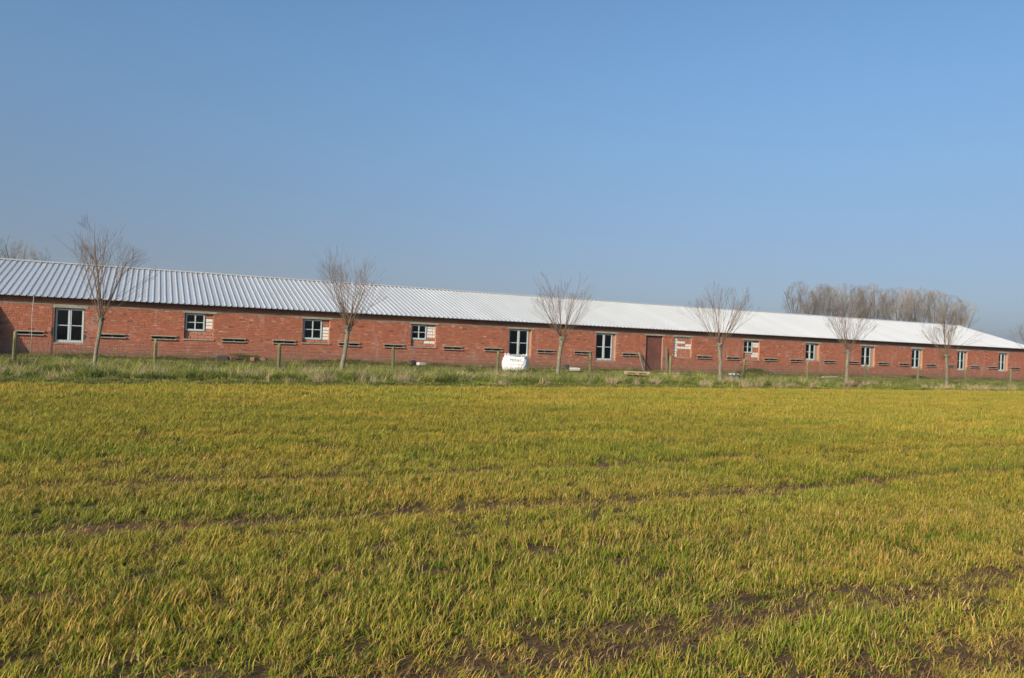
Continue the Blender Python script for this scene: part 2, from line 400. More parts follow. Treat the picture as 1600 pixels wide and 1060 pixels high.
eo.rotation_euler = (0, 0, PI / 2); eo.location = (S_R + 0.012, 0, 0); bpart(eo); tag(eo, kind='stuff')

# concrete band, lintels, fascia boards
b = MB(); s = S_L
while s < S_R:
    e = min(s + random.uniform(2.2, 4.5), S_R); off = random.uniform(0, 0.008)
    b.box(s, e - 0.012, YW - 0.004 - off, YW + 0.20, Z_TOP + 0.003, 2.168); s = e
bpart(b.build('concrete_band', M['band']))
for o in BIG + SMALL + [BLOCKED, DOOR]:
    l = MB(); l.chip(o[0] - 0.10, o[1] + 0.13, YW - 0.018, YW + 0.16, o[3] + 0.003, Z_TOP - 0.001, None, 0.006)
    l.box(o[0] - 0.10 + 0.01, o[1] + 0.12, YW - 0.012, YW + 0.15, Z_TOP - 0.001, Z_TOP + 0.03)
    bpart(l.build('lintel', M['concrete']))
s = S_L - 0.2
while s < S_R + 0.2:
    e = min(s + 3.9, S_R + 0.2); f = MB(); y = YW - 0.035 - random.uniform(0, 0.012)
    f.chip(s, e - 0.008, y, YW + 0.05, 2.172, 2.386, None, 0.006); bpart(f.build('fascia_board', M['fascia'])); s = e
f = MB(); f.box(S_L - 0.2, S_R + 0.2, EAVE_Y + 0.08, YW - 0.05, 2.392, 2.404); bpart(f.build('soffit', M['fascia']))

# window builder: frame (part) > glazing bars and panes
def window(s0, s1, z0, z1, y, mull, edge, bar, split=0.5):
    fr = MB(); D = 0.06
    fr.box(s0, s0 + edge, y, y + D, z0, z1); fr.box(s1 - edge, s1, y, y + D, z0, z1)
    fr.box(s0 + edge, s1 - edge, y, y + D, z1 - edge, z1); fr.box(s0 + edge, s1 - edge, y - 0.004, y + D, z0, z0 + edge * 1.35)
    m = (s0 + s1) / 2; fr.box(m - mull / 2, m + mull / 2, y - 0.003, y + D, z0 + edge * 1.35, z1 - edge)
    if mull > 0.08: fr.box(m - 0.012, m + 0.012, y - 0.014, y - 0.003, z0 + edge * 1.35, z1 - edge)
    wo_ = bpart(fr.build('window', M['frame']))
    zs = z0 + (z1 - z0) * split
    for a, c in ((s0 + edge, m - mull / 2), (m + mull / 2, s1 - edge)):
        g = MB(); g.box(a, c, y + 0.012, y + 0.042, zs - bar / 2, zs + bar / 2); g.build('glazing_bar', M['frame'], wo_)
        for p, q in ((z0 + edge * 1.35, zs - bar / 2), (zs + bar / 2, z1 - edge)):
            g = MB(); t = random.uniform(-0.004, 0.004); t2 = random.uniform(-0.004, 0.004)
            g.add([(a, y + 0.028 + t, p), (c, y + 0.028, p), (c, y + 0.028 + t2, q), (a, y + 0.028, q)], [(0, 1, 2, 3)]); g.build('pane', M['glass'], wo_)
    return wo_

def rubble_edge(s, z0, z1, side, y0, depth, amt):
    """toothed broken brick ends down one side of an opening"""
    mb = MB(); z = z0
    while z < z1 - 0.03:
        h = min(0.066, z1 - z); d = random.uniform(0.004, amt) if random.random() < 0.8 else amt * 1.5
        a, c = (s - d, s + 0.002) if side > 0 else (s - 0.002, s + d)
        mb.box(a, c, y0 + random.uniform(0.0, 0.03), y0 + depth - random.uniform(0, 0.04), z, z + h - 0.004); z += 0.0702
    return bpart(mb.build('broken_bricks', M['orange_brick']))

for i, (o, fx) in enumerate(zip(BIG, BIG_F)):
    window(fx[0], fx[1], o[2] + 0.02, o[3] - 0.02, YW + 0.10, 0.125 if i < 3 else 0.11, 0.068, 0.034)
    if i > 0: rubble_edge(o[1], o[2], o[3], 1, YW + 0.004, 0.24, 0.035)
    sl = MB(); sl.chip(o[0] + 0.004, o[1] - 0.004, YW + 0.03, YW + 0.25, o[2] + 0.001, o[2] + 0.018); bpart(sl.build('window_sill', M['concrete']))
    if i > 0:   # mortar closing the gap beside the frame
        g = MB(); g.box(fx[1] + 0.004, o[1] - 0.004, YW + 0.13, YW + 0.20, o[2] + 0.02, o[3] - 0.002); bpart(g.build('window_packing', M['mortar']))
# dark slabs as shade of knocked-out bricks, first window; broken bricks beside the others
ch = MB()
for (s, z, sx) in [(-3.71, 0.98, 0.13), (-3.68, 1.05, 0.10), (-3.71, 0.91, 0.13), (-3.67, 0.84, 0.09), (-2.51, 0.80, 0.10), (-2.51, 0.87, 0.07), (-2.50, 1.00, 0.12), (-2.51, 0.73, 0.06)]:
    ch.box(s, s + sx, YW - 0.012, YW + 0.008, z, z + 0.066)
tag(bpart(ch.build('knocked_out_shade', M['dark'])), kind='stuff')
ch = MB()
for o in BIG[1:]:
    zc = 0.90 if o[2] < 0.9 else 1.1
    for q in range(3):
        ch.box(o[1] - 0.02 + 0.03 * q, o[1] + 0.05 + random.uniform(0, 0.1), YW - 0.03, YW + 0.005, zc + 0.05 * q, zc + 0.05 * q + 0.03)
tag(bpart(ch.build('broken_bricks', M['orange_brick'])), kind='stuff')

# walled-up openings: blocks that can be picked apart, each an object
def blocks(o, hole, white, y, cols=0.295, rows=0.152, start=0.0):
    bk = MB(); bk.box(o[0], o[1], y + 0.012, y + 0.10, o[2], o[3] - 0.001)
    if hole:      # backing only round the window
        bk = MB(); bk.box(hole[1], o[1], y + 0.012, y + 0.10, o[2], o[3] - 0.001); bk.box(o[0], hole[1] - 0.001, y + 0.012, y + 0.10, o[2], hole[2] - 0.004)
    bpart(bk.build('infill_mortar', M['mortar']))
    z = o[2]; k = 0
    while z < o[3] - 0.03:
        z1 = min(z + rows, o[3]); regs = [(o[0], o[1])]
        if hole and z1 > hole[2] + 0.03: regs = [(hole[1] + 0.05, o[1])]
        for (a, c) in regs:
            s = a - (start if k % 2 == 0 else (0.03 if start else cols * 0.5)) * (1 if c - a > 0.7 else 0)
            while s < c - 0.03:
                p, q = max(s, a), min(s + cols, c); s += cols
                if q - p < 0.04: continue
                zt = z1
                if hole and z < hole[2] < z1 and p < hole[1]: zt = min(z1, hole[2] - 0.004)
                if zt - z < 0.04: continue
                mid = ((p + q) / 2 - o[0]) / (o[1] - o[0]); hz = ((z + zt) / 2 - o[2]) / (o[3] - o[2])
                isw = white(mid, hz)
                m = MB(); m.chip(p + 0.011, q - 0.011, y - random.uniform(0, 0.015), y + 0.03, z + 0.012, zt - 0.012, None, 0.012)
                bpart(m.build('block', M['white_block'] if isw else M['red_block']))
        z = z1; k += 1
YR = YW + 0.13
blocks(SMALL[0], SMALL_F[0], lambda u, v: u > 0.7 and 0.42 < v < 0.86, YR)
blocks(SMALL[1], SMALL_F[1], lambda u, v: u > 0.7 and 0.2 < v < 0.65, YR)
blocks(SMALL[2], SMALL_F[2], lambda u, v: (u > 0.7 and 0.42 < v < 0.95) or (u > 0.6 and 0.12 < v < 0.30), YR)
blocks(SMALL[3], SMALL_F[3], lambda u, v: (u > 0.6 and 0.58 < v < 0.95) or (u > 0.55 and 0.17 < v < 0.35), YR)
blocks(BLOCKED, None, lambda u, v: u < 0.23 or v > 0.87 or (0.62 < v < 0.76 and u < 0.66) or (0.36 < v < 0.50) or (0.50 < v < 0.62 and u > 0.72), YW + 0.09, start=0.001)
for o, fx in zip(SMALL, SMALL_F):
    window(*fx, YW + 0.10, 0.05, 0.062, 0.032)
    sl = MB(); sl.chip(o[0] - 0.03, o[1] + 0.05, YW - 0.045, YW + 0.12, o[2] - 0.055, o[2] + 0.004, None, 0.008); bpart(sl.build('window_sill', M['concrete']))
    rubble_edge(o[1], o[2] + 0.01, o[3], 1, YW + 0.004, 0.12, 0.022)
rubble_edge(BLOCKED[1], BLOCKED[2], BLOCKED[3], 1, YW + 0.004, 0.10, 0.03)

# vents: dark slot between two projecting ledges
for c in VENT_S:
    v = MB(); v.box(c - 0.02, c + 0.02, YW + 0.02, YW + 0.2, 0.868, 0.975); vo = bpart(v.build('vent', M['concrete']))
    for z0, z1, dx in ((0.968, 1.018, random.uniform(-0.02, 0.02)), (0.828, 0.872, random.uniform(-0.02, 0.02))):
        l = MB(); l.chip(c - 0.525 + dx, c + 0.525 + dx, YW - 0.085, YW + 0.08, z0, z1, None, 0.006); l.build('ledge', M['concrete'], vo)

# plank door
d0, d1, dz0, dz1 = DOOR
df = MB(); df.box(d0 + 0.003, d0 + 0.055, YW + 0.11, YW + 0.17, dz0, dz1 - 0.002); df.box(d1 - 0.055, d1 - 0.003, YW + 0.11, YW + 0.17, dz0, dz1 - 0.002)
df.box(d0 + 0.055, d1 - 0.055, YW + 0.11, YW + 0.17, dz1 - 0.052, dz1 - 0.002)
door = bpart(df.build('door', M['door'])); nb = 5; wd = (d1 - d0 - 0.12) / nb
for k in range(nb):
    m = MB(); a = d0 + 0.06 + k * wd; m.chip(a + 0.006, a + wd - 0.006, YW + 0.125 - random.uniform(0, 0.006), YW + 0.15, dz0 + 0.02 + random.uniform(0, 0.03), dz1 - 0.056, None, 0.005)
    m.build('board', M['door'], door)
m = MB(); m.box(d0 + 0.08, d1 - 0.08, YW + 0.152, YW + 0.18, 1.6, 1.72); m.box(d0 + 0.08, d1 - 0.08, YW + 0.152, YW + 0.18, 0.4, 0.52); m.build('door_brace', M['door'], door)
m = MB(); m.box(d0, d1, YW - 0.02, YW + 0.26, -0.14, 0.02); bpart(m.build('door_step', M['concrete']))

# roof: ribbed sheets, one object per sheet
RIB = 0.2436; SL = Vector((0, RIDGE_Y - EAVE_Y, RIDGE_Z - EAVE_Z)); SLEN = SL.length; SN = Vector((0, -SL.z, SL.y)).normalized(); SD = SL.normalized()
PW = RIB * 4
def profile():
    pts = []
    for k in range(4):
        x = k * RIB
        pts += [(x, 0.0), (x + RIB - 0.070, 0.0), (x + RIB - 0.052, 0.043), (x + RIB - 0.024, 0.043), (x + RIB - 0.004, 0.0)]
        if k % 1 == 0: pts.insert(-4, (x + (RIB - 0.072) * 0.5, 0.0))
    return pts
PROF = profile()
def sheet(width_lim=None, vfun=None, x0=0.0):
    """corrugated sheet in local coords: x along eave, y up the slope, z out of it"""
    pts = PROF if width_lim is None else [p for p in PROF if p[0] <= width_lim + 1e-6]
    mb = MB(); n = len(pts); t = 0.012
    for x, h in pts:
        v = SLEN if vfun is None else max(vfun(x0 + x), 0.0)
        mb.v += [(x, 0, h), (x, v, h), (x, 0, h - t), (x, v, h - t)]
    for i in range(n - 1):
        a = 4 * i; c = a + 4
        mb.f += [(a, c, c + 1, a + 1), (a + 2, a + 3, c + 3, c + 2), (a, a + 2, c + 2, c), (a + 1, c + 1, c + 3, a + 3)]
    return mb
def place(o, s, front=True):
    X = Vector((1, 0, 0)); R3 = Matrix((X, SD, SN)).transposed()
    o.matrix_world = Matrix.Translation(Vector((s, EAVE_Y, EAVE_Z)) - BX) @ R3.to_4x4(); o.parent = barn
    return o
me0 = sheet().mesh('roof_sheet', M['roof'])
S0R = -13.3; n_full = int((HIP_S - S0R) // PW); s = S0R; HX = 61.4
PH = 0.165
s = S0R + 0.0
while s < HX - 0.02:
    lim = min(PW, HX - s)
    if lim > PW - 0.02:
        o = bpy.data.objects.new('roof_sheet', me0); link(o)
    else:
        o = sheet(lim).build('roof_sheet', M['roof'])
    place(o, s); s += PW
rb = MB(); x = S0R      # rear slope
while x < HX:
    for dx, h in ((0, 0), (RIB - 0.08, 0), (RIB - 0.058, 0.042), (RIB - 0.024, 0.042)):
        p = Vector((x + dx, 2 * RIDGE_Y - EAVE_Y, EAVE_Z)); d = Vector((0, -SD.y, SD.z)); nn = Vector((0, -SN.y, SN.z)); q = p + d * SLEN + nn * h; p = p + nn * h
        rb.v += [tuple(p), tuple(q)]
    x += RIB
rb.f = [(i, i + 1, i + 3, i + 2) for i in range(0, len(rb.v) - 3, 2)]
bpart(rb.build('roof_rear_slope', M['roof']))
# gable ends and verge trims
for sx, sg in ((S_L, -1), (S_R, 1)):
    m = MB(); x0, x1 = (sx, sx + 0.28) if sg < 0 else (sx - 0.28, sx)
    prof = [(YW + 0.02, 2.40), (YB - 0.02, 2.40), (RIDGE_Y, RIDGE_Z - 0.12)]
    m.add([(x0, y, z) for y, z in prof] + [(x1, y, z) for y, z in prof], [(0, 1, 2), (5, 4, 3), (0, 3, 4, 1), (1, 4, 5, 2), (2, 5, 3, 0)])
    bpart(m.build('gable', M['mortar']))
    for side in (1, -1):
        xe = sx + sg * 0.26; m = MB(); e = Vector((xe, RIDGE_Y - side * (RIDGE_Y - EAVE_Y), EAVE_Z)); r = Vector((xe, RIDGE_Y, RIDGE_Z)); o_ = Vector((-sg * 0.16, 0, 0))
        up = Vector((0, 0, 0.052)); dn = Vector((0, 0, -0.14))
        m.add([tuple(q) for q in (e + dn, r + dn, r + up, e + up, e + up + o_, r + up + o_)], [(0, 1, 2, 3), (3, 2, 5, 4)]); bpart(m.build('verge_trim', M['roof']))
# ridge caps in lengths of 3 m, gap between cap and pans below
s = S0R
while s < HIP_S:
    e = min(s + 2.98, HIP_S + 0.05); c = MB(); dd = 0.19
    def cpt(sx, dist, lift, sg): return (sx, RIDGE_Y - sg * SD.y * dist, RIDGE_Z - SD.z * dist + lift)
    for sg in (1, -1):
        a = cpt(s, dd, 0.056, sg); a2 = cpt(e - 0.004, dd, 0.056, sg); r = (s, RIDGE_Y, RIDGE_Z + 0.062); r2 = (e - 0.004, RIDGE_Y, RIDGE_Z + 0.062)
        l = (a[0], a[1], a[2] - 0.018); l2 = (a2[0], a2[1], a2[2] - 0.018)
        c.add([a, a2, r2, r, l, l2], [(0, 1, 2, 3), (4, 5, 1, 0)] if sg > 0 else [(3, 2, 1, 0), (0, 1, 5, 4)])
    bpart(c.build('ridge_cap', M['roof'])); s = e

# ------------------------------------------------------------------ things by the wall
def at_ground(x, y, dz=0.0): return float(height(x, y)) + dz
# thin pole against the eave
m = MB(); m.tube([(0.0, 0.0, 0.0), (0.02, 0.01, 0.9), (0.0, 0.0, 1.6), (0.03, 0.03, 2.52)], [0.017, 0.016, 0.014, 0.013], 6, cap=True)
o = m.build('thin_pole', M['pole'], smooth=True, loc=(-4.33, 36.38, at_ground(-4.33, 36.38) - 0.08))
tag(o, 'thin pale pole standing against the eave in front of the leftmost vent', 'pole')

# guessed boards, unseen left of the view, shaped to throw the slanting shadow
lean = empty('shadow_boards', (-6.8, 36.4, at_ground(-6.8, 36.4)))
tag(lean, 'unseen stack of grey boards added to cast the slanting shadow on the barn wall', 'boards')
for k in range(5):
    x0 = -2.5 + k * 0.75; m = MB(); q = Vector((0, -0.62, 0)); t = Vector((0, 0.36, 1.95 + (0.0 if k == 4 else random.uniform(-0.1, 0.05))))
    n = Vector((0, -t.z + q.z, t.y - q.y)).normalized() * 0.03
    vs = []
    for xx in (x0, x0 + 0.74):
        for p in (q, t, t + n, q + n): vs.append((xx, p.y, p.z))
    m.add(vs, [(0, 1, 2, 3), (7, 6, 5, 4), (0, 4, 5, 1), (1, 5, 6, 2), (2, 6, 7, 3), (3, 7, 4, 0)]); m.build('board', M['grey_wood'], lean)

def rot(v, a): return (v[0] * math.cos(a) - v[1] * math.sin(a), v[0] * math.sin(a) + v[1] * math.cos(a))
# big bag
BAGX, BAGY = 16.05, 33.85; th = math.radians(-36)
def bag_pt(u, v, off=0.0):
    """u around 0..1 (0.125..0.375 = front), v up 0..1"""
    a = 2 * PI * u; e = 0.46
    c, s_ = math.cos(a - 3 * PI / 4), math.sin(a - 3 * PI / 4)
    rx = math.copysign(abs(c) ** e, c); ry = math.copysign(abs(s_) ** e, s_)
    # superellipse: front face at ry=-1
    bul = 0.90 + 0.13 * math.sin(PI * min(v * 1.05, 1.0)) ** 0.7 - 0.10 * max(0, v - 0.75) / 0.25 * 0.7
    corner = max(0.0, (abs(rx) * abs(ry) - 0.55) / 0.45)
    wr = 0.026 * math.sin(13 * a + 9 * v) * math.sin(7 * v * PI + 2 * a) + 0.012 * math.sin(29 * a - 17 * v) + 0.010 * math.sin(31 * v + 5 * math.sin(3 * a))
    wr *= (0.5 + 0.5 * math.sin(PI * v))
    R = bul + wr + off
    top = 0.70 + 0.03 * math.sin(3 * a + 1.0) + 0.34 * corner ** 1.4
    z = v * top
    return (0.60 * rx * R, 0.50 * ry * R, z)
bag = empty('bulk_bag', (BAGX, BAGY, at_ground(BAGX, BAGY) + 0.02), th)
tag(bag, 'white woven bulk bag printed in black standing in front of a barn window', 'bag')
NU, NV = 96, 26; mb = MB()
for j in range(NV + 1):
    for i in range(NU): mb.v.append(bag_pt(i / NU, j / NV))
for j in range(NV):
    for i in range(NU): mb.f.append((j * NU + i, j * NU + (i + 1) % NU, (j + 1) * NU + (i + 1) % NU, (j + 1) * NU + i))
rows = 8; base = NV * NU            # folded top sinking inwards
prev = base
for r in range(1, rows + 1):
    k = 1 - r / rows; st = len(mb.v)
    for i in range(NU):
        x, y, z = bag_pt(i / NU, 1.0); z2 = 0.62 + 0.05 * math.sin(9 * i / NU * 2 * PI + r) + 0.04 * math.cos(5 * i / NU * 2 * PI - r)
        q = 1 - k; zz = z * (1 - min(q * 2.2, 1)) + z2 * min(q * 2.2, 1)
        mb.v.append((x * k, y * k, zz))
    for i in range(NU): mb.f.append((prev + i, prev + (i + 1) % NU, st + (i + 1) % NU, st + i))
    prev = st
mb.build('bag_body', M['bag'], bag, smooth=True)
for sx in (-1, 1):
    for sy in (-1, 1):
        m = MB(); cx, cy = 0.50 * sx, 0.42 * sy
        pts = [(cx - 0.12 * sx, cy, 0.70), (cx - 0.10 * sx, cy, 0.80), (cx - 0.05 * sx, cy - 0.02 * sy, 0.84), (cx - 0.02 * sx, cy - 0.03 * sy, 0.80), (cx - 0.02 * sx, cy - 0.09 * sy, 0.7)]
        m.tube(pts, 0.022, 6, cap=True); m.build('lifting_loop', M['bag'], bag, smooth=True)
tc = bpy.data.curves.new('letters', 'FONT'); tc.body = 'PEREC'; tc.size = 0.15; tc.align_x = 'CENTER'; tc.extrude = 0.0; tc.resolution_u = 3; tc.offset = 0.0; tc.space_character = 1.12
to = bpy.data.objects.new('letters', tc); scene.collection.objects.link(to); bpy.context.view_layer.update()
tme = bpy.data.meshes.new_from_object(to.evaluated_get(bpy.context.evaluated_depsgraph_get())); bpy.data.objects.remove(to)
import bmesh
bb = bmesh.new(); bb.from_mesh(tme); bmesh.ops.triangulate(bb, faces=bb.faces); bmesh.ops.subdivide_edges(bb, edges=[e for e in bb.edges if e.calc_length() > 0.05], cuts=1); bmesh.ops.triangulate(bb, faces=bb.faces)
def front_u(x):         # find u on the front face for a wanted x
    lo, hi = 0.131, 0.369
    xs = [(abs(bag_pt(lo + (hi - lo) * t / 200, 0.62)[0] - x), lo + (hi - lo) * t / 200) for t in range(201)]
    return min(xs)[1]
for v_ in bb.verts:
    x, y = v_.co.x * 1.35 + 0.12, v_.co.y * 1.0 + 0.50
    u = front_u(x); p = bag_pt(u, y / 0.77, 0.014); v_.co = (x, p[1] - 0.004, y)
bb.to_mesh(tme); bb.free(); tme.materials.append(M['ink']); to = bpy.data.objects.new('printed_letters', tme); link(to, bag)
m = MB(); prevp = None
for k in range(31):
    x = -0.33 + 0.74 * k / 30; p = bag_pt(front_u(x), 0.30 / 0.77, 0.012); z = 0.335 + 0.006 * math.sin(k)
    m.v += [(x, p[1], z), (x, p[1], z + 0.012)]
m.f = [(2 * i, 2 * i + 2, 2 * i + 3, 2 * i + 1) for i in range(30)]; m.build('seam', M['concrete'], bag)
m = MB(); m.box(-0.6, 0.6, -0.5, -0.4, -0.12, -0.02); m.box(-0.6, 0.6, -0.05, 0.05, -0.12, -0.02); m.box(-0.6, 0.6, 0.4, 0.5, -0.12, -0.02); m.box(-0.6, 0.6, -0.5, 0.5, -0.015, 0.004)
tag(m.build('low_pallet', M['grey_wood'], loc=(BAGX, BAGY, at_ground(BAGX, BAGY) + 0.02)), 'low dark wooden pallet underneath the white bulk bag', 'pallet').rotation_euler = (0, 0, th)

# pallet lying in the grass
px_, py_ = 21.95, 32.2; pal = empty('wooden_pallet', (px_, py_, 0.02), math.radians(-33))
tag(pal, 'pale wooden pallet lying flat in the grass left of the plank door', 'pallet')
for k in range(8):
    m = MB(); x = -0.62 + k * 0.1593; m.box(x, x + 0.125, -0.4, 0.4, 0.130, 0.153); m.build('deck_board', M['pale_wood'], pal)
for j in range(3):
    y = -0.4 + j * 0.35
    m = MB(); m.box(-0.62, 0.62, y, y + 0.10, 0.098, 0.1295); m.build('stringer_board', M['pale_wood'], pal)
    for k in range(3):
        m = MB(); x = -0.62 + k * 0.535; m.box(x + 0.002, x + 0.168, y + 0.002, y + 0.098, 0.022, 0.0975); m.build('block', M['pale_wood'], pal)
    m = MB(); m.box(-0.62, 0.62, y, y + 0.10, 0.0, 0.0215); m.build('bottom_board', M['pale_wood'], pal)

def plank(name, p0, p1, wdt, thk, mat, label, cat):
    """a board between two points; origin at its foot"""
    p0 = Vector(p0); p1 = Vector(p1); d = (p1 - p0); L = d.length; d.normalize()
    sd = d.cross(Vector((0, 1, 0.15))).normalized() if abs(d.z) > 0.4 else d.cross(Vector((0, 0, 1))).normalized(); n = sd.cross(d)
    m = MB(); vs = []
    for t in (0, L):
        for a, b_ in ((-1, -1), (1, -1), (1, 1), (-1, 1)): vs.append(tuple(d * t + sd * a * wdt / 2 + n * b_ * thk / 2))
    m.add(vs, [(3, 2, 1, 0), (4, 5, 6, 7), (0, 1, 5, 4), (1, 2, 6, 5), (2, 3, 7, 6), (3, 0, 4, 7)])
    return tag(m.build(name, mat, loc=p0), label, cat)
plank('leaning_plank', (24.66, 35.38, -0.08), (25.17, 36.72, 1.03), 0.20, 0.05, M['grey_wood'], 'grey plank leaning against the brick wall just left of the plank door', 'plank')
plank('pole_board', (26.88, 36.45, -0.02), (27.02, 36.74, 1.42), 0.12, 0.03, M['grey_wood'], 'narrow grey board propped upright on the wall right of the door', 'board')
plank('flat_plank', (23.75, 32.75, at_ground(23.8, 32.7) + 0.19), (25.1, 33.0, at_ground(25.1, 33.0) + 0.17), 0.14, 0.03, M['pale_wood'], 'pale plank lying in the grass right of the pallet', 'plank')
plank('flat_plank', (32.9, 34.6, at_ground(32.9, 34.6) + 0.12), (34.4, 35.0, at_ground(34.4, 35.0) + 0.14), 0.10, 0.04, M['grey_wood'], 'grey plank lying on the green mound under the fourth small window', 'plank')
plank('flat_plank', (36.0, 33.6, at_ground(36.0, 33.6) + 0.12), (37.6, 34.0, at_ground(37.6, 34.0) + 0.12), 0.09, 0.03, M['plastic'], 'thin white strip lying in the grass in front of the medium window', 'strip')

def stone(loc, sx, sy, sz, mat, label, cat, name='stone', rz=0.0):
    import bmesh as bmm
    b = bmm.new(); bmm.ops.create_cube(b, size=1.0); bmm.ops.subdivide_edges(b, edges=b.edges, cuts=2, use_grid_fill=True)
    for v in b.verts:
        r = v.co.length; v.co *= (0.86 / max(r, 0.5)) ** 0.35
        v.co += Vector([random.uniform(-0.04, 0.04) for _ in range(3)]); v.co = Vector((v.co.x * sx, v.co.y * sy, (v.co.z + 0.5) * sz))
    me = bpy.data.meshes.new(name); b.to_mesh(me); b.free(); me.materials.append(mat)
    o = bpy.data.objects.new(name, me); o.location = loc; o.rotation_euler = (0, 0, rz); link(o); return tag(o, label, cat)
g = at_ground
stone((3.28, 35.35, g(3.28, 35.35) + 0.06), 0.30, 0.22, 0.16, M['red_rubble'], 'broken red brick lump right of the dark hole in the mound', 'brick', 'brick_lump', 0.3)
stone((4.15, 35.4, g(4.15, 35.4) + 0.03), 0.26, 0.2, 0.15, M['red_rubble'], 'red brick lump at the right end of the grassy mound', 'brick', 'brick_lump', 0.8)
stone((4.55, 35.5, g(4.55, 35.5) + 0.02), 0.22, 0.18, 0.14, M['red_rubble'], 'smallest red brick lump beside the grassy mound', 'brick', 'brick_lump', -0.4)
stone((2.85, 35.3, g(2.85, 35.3) + 0.02), 0.4, 0.25, 0.22, M['dark'], 'dark lump standing for the shaded hole at the left end of the mound', 'debris', 'debris_lump', 0.0)  # solid dark lump in place of the shade in a hole
stone((11.62, 34.9, g(11.62, 34.9) + 0.10), 0.34, 0.22, 0.13, M['stone'], 'pale stone block in the grass under the third small window', 'stone', 'stone_block', 0.3)
stone((11.32, 35.3, g(11.32, 35.3) + 0.10), 0.24, 0.2, 0.2, M['dark'], 'dark lump standing for the shaded hole behind the pale stone block', 'debris', 'debris_lump', 0.3)  # another shaded hole, built as a dark solid
stone((19.55, 34.2, g(19.55, 34.2) + 0.12), 0.46, 0.22, 0.14, M['stone'], 'long pale stone block right of the third pollard willow', 'stone', 'stone_block', -0.25)
stone((19.15, 34.4, g(19.15, 34.4) + 0.15), 0.26, 0.2, 0.22, M['dark'], 'dark lump at the left end of the long stone block', 'debris', 'debris_lump', 0.3)
# dark tarpaulin heap with a white sheet on it
tx, ty = 27.75, 31.75; tp = empty('tarpaulin_heap', (tx, ty, g(tx, ty) + 0.04)); tag(tp, 'dark tarpaulin heap topped by a white plastic sheet beside the fourth pollard willow', 'tarpaulin')
def heap(mb, rx, ry, h, z0, n=18, mrows=7, seed=0.0):
    st = len(mb.v)
    for j in range(mrows + 1):
        t = j / mrows
        for i in range(n):
            a = 2 * PI * i / n; k = 1 - t ** 1.6; wv = 1 + 0.12 * math.sin(3 * a + seed) + 0.07 * math.sin(7 * a + 5 * t + seed)
            mb.v.append((rx * k * wv * math.cos(a), ry * k * wv * math.sin(a), z0 + h * math.sin(t * PI / 2) * (1 + 0.10 * math.sin(4 * a + seed))))
    for j in range(mrows):
        for i in range(n): mb.f.append((st + j * n + i, st + j * n + (i + 1) % n, st + (j + 1) * n + (i + 1) % n, st + (j + 1) * n + i))
m = MB(); heap(m, 0.46, 0.30, 0.33, 0.0, seed=1.0); m.build('tarpaulin', M['tarp'], tp)
m = MB(); heap(m, 0.30, 0.22, 0.07, 0.27, seed=2.0); c = m.build('plastic_sheet', M['plastic'], tp); c.location = (0.05, 0.12, 0.02)

# ------------------------------------------------------------------ stock fence
FY = 30.9; fence = empty('stock_fence', (22.0, FY, -0.2)); tag(fence, 'stock fence of round wooden posts and wire mesh between verge and barn', 'fence')
FX = [-8.5, -4.16, 0.18, 4.54, 9.08, 13.78, 18.48, 23.0, 27.6, 31.97, 36.31, 40.61, 44.87, 49.16, 53.5]
FZ = [1.0, 1.05, 0.96, 0.94, 0.96, 0.96, 1.04, 1.0, 1.0, 0.99, 1.0, 0.93, 0.98, 0.96, 1.0]
for x, zt in zip(FX, FZ):
    r = random.uniform(0.058, 0.068); lx, ly = random.uniform(-0.02, 0.035), random.uniform(-0.02, 0.02); m = MB(); z0 = g(x, FY) - 0.3
    m.tube([(x, FY, z0), (x + lx * 0.4, FY + ly * 0.4, (z0 + zt) / 2), (x + lx, FY + ly, zt - 0.015), (x + lx, FY + ly, zt)], [r * 1.04, r, r * 0.97, r * 0.85], 10, cap=True)
    o = m.build('post', M['post'], smooth=False); o.parent = fence; o.location = Vector((0, 0, 0)) - fence.location
m = MB(); r = 0.0034
for x0, x1 in zip(FX[:-1], FX[1:]):
    z0, z1 = g(x0, FY), g(x1, FY); n = int((x1 - x0) / 0.075)
    for k in range(n + 1):
        x = x0 + (x1 - x0) * k / n; b0 = z0 + (z1 - z0) * k / n; m.tube([(x, FY - 0.07, b0 + 0.02), (x + random.uniform(-0.008, 0.008), FY - 0.07, 0.80 - 0.015 * math.sin(PI * k / n))], r, 3)
    for h in (0.04, 0.16, 0.28, 0.42, 0.56, 0.72, 0.86):
        m.tube([(x0, FY - 0.07, z0 * (1 - h) + h * 0.80 + 0.03 * (1 - h)), ((x0 + x1) / 2, FY - 0.07, (z0 + z1) / 2 * (1 - h) + h * 0.785 + 0.03 * (1 - h)), (x1, FY - 0.07, z1 * (1 - h) + h * 0.80 + 0.03 * (1 - h))], r, 3)
    m.tube([(x0, FY - 0.07, 0.80), (x1, FY - 0.07, 0.80)], 0.003, 3)
o = m.build('wire_mesh', M['wire']); o.parent = fence; o.location = -fence.location

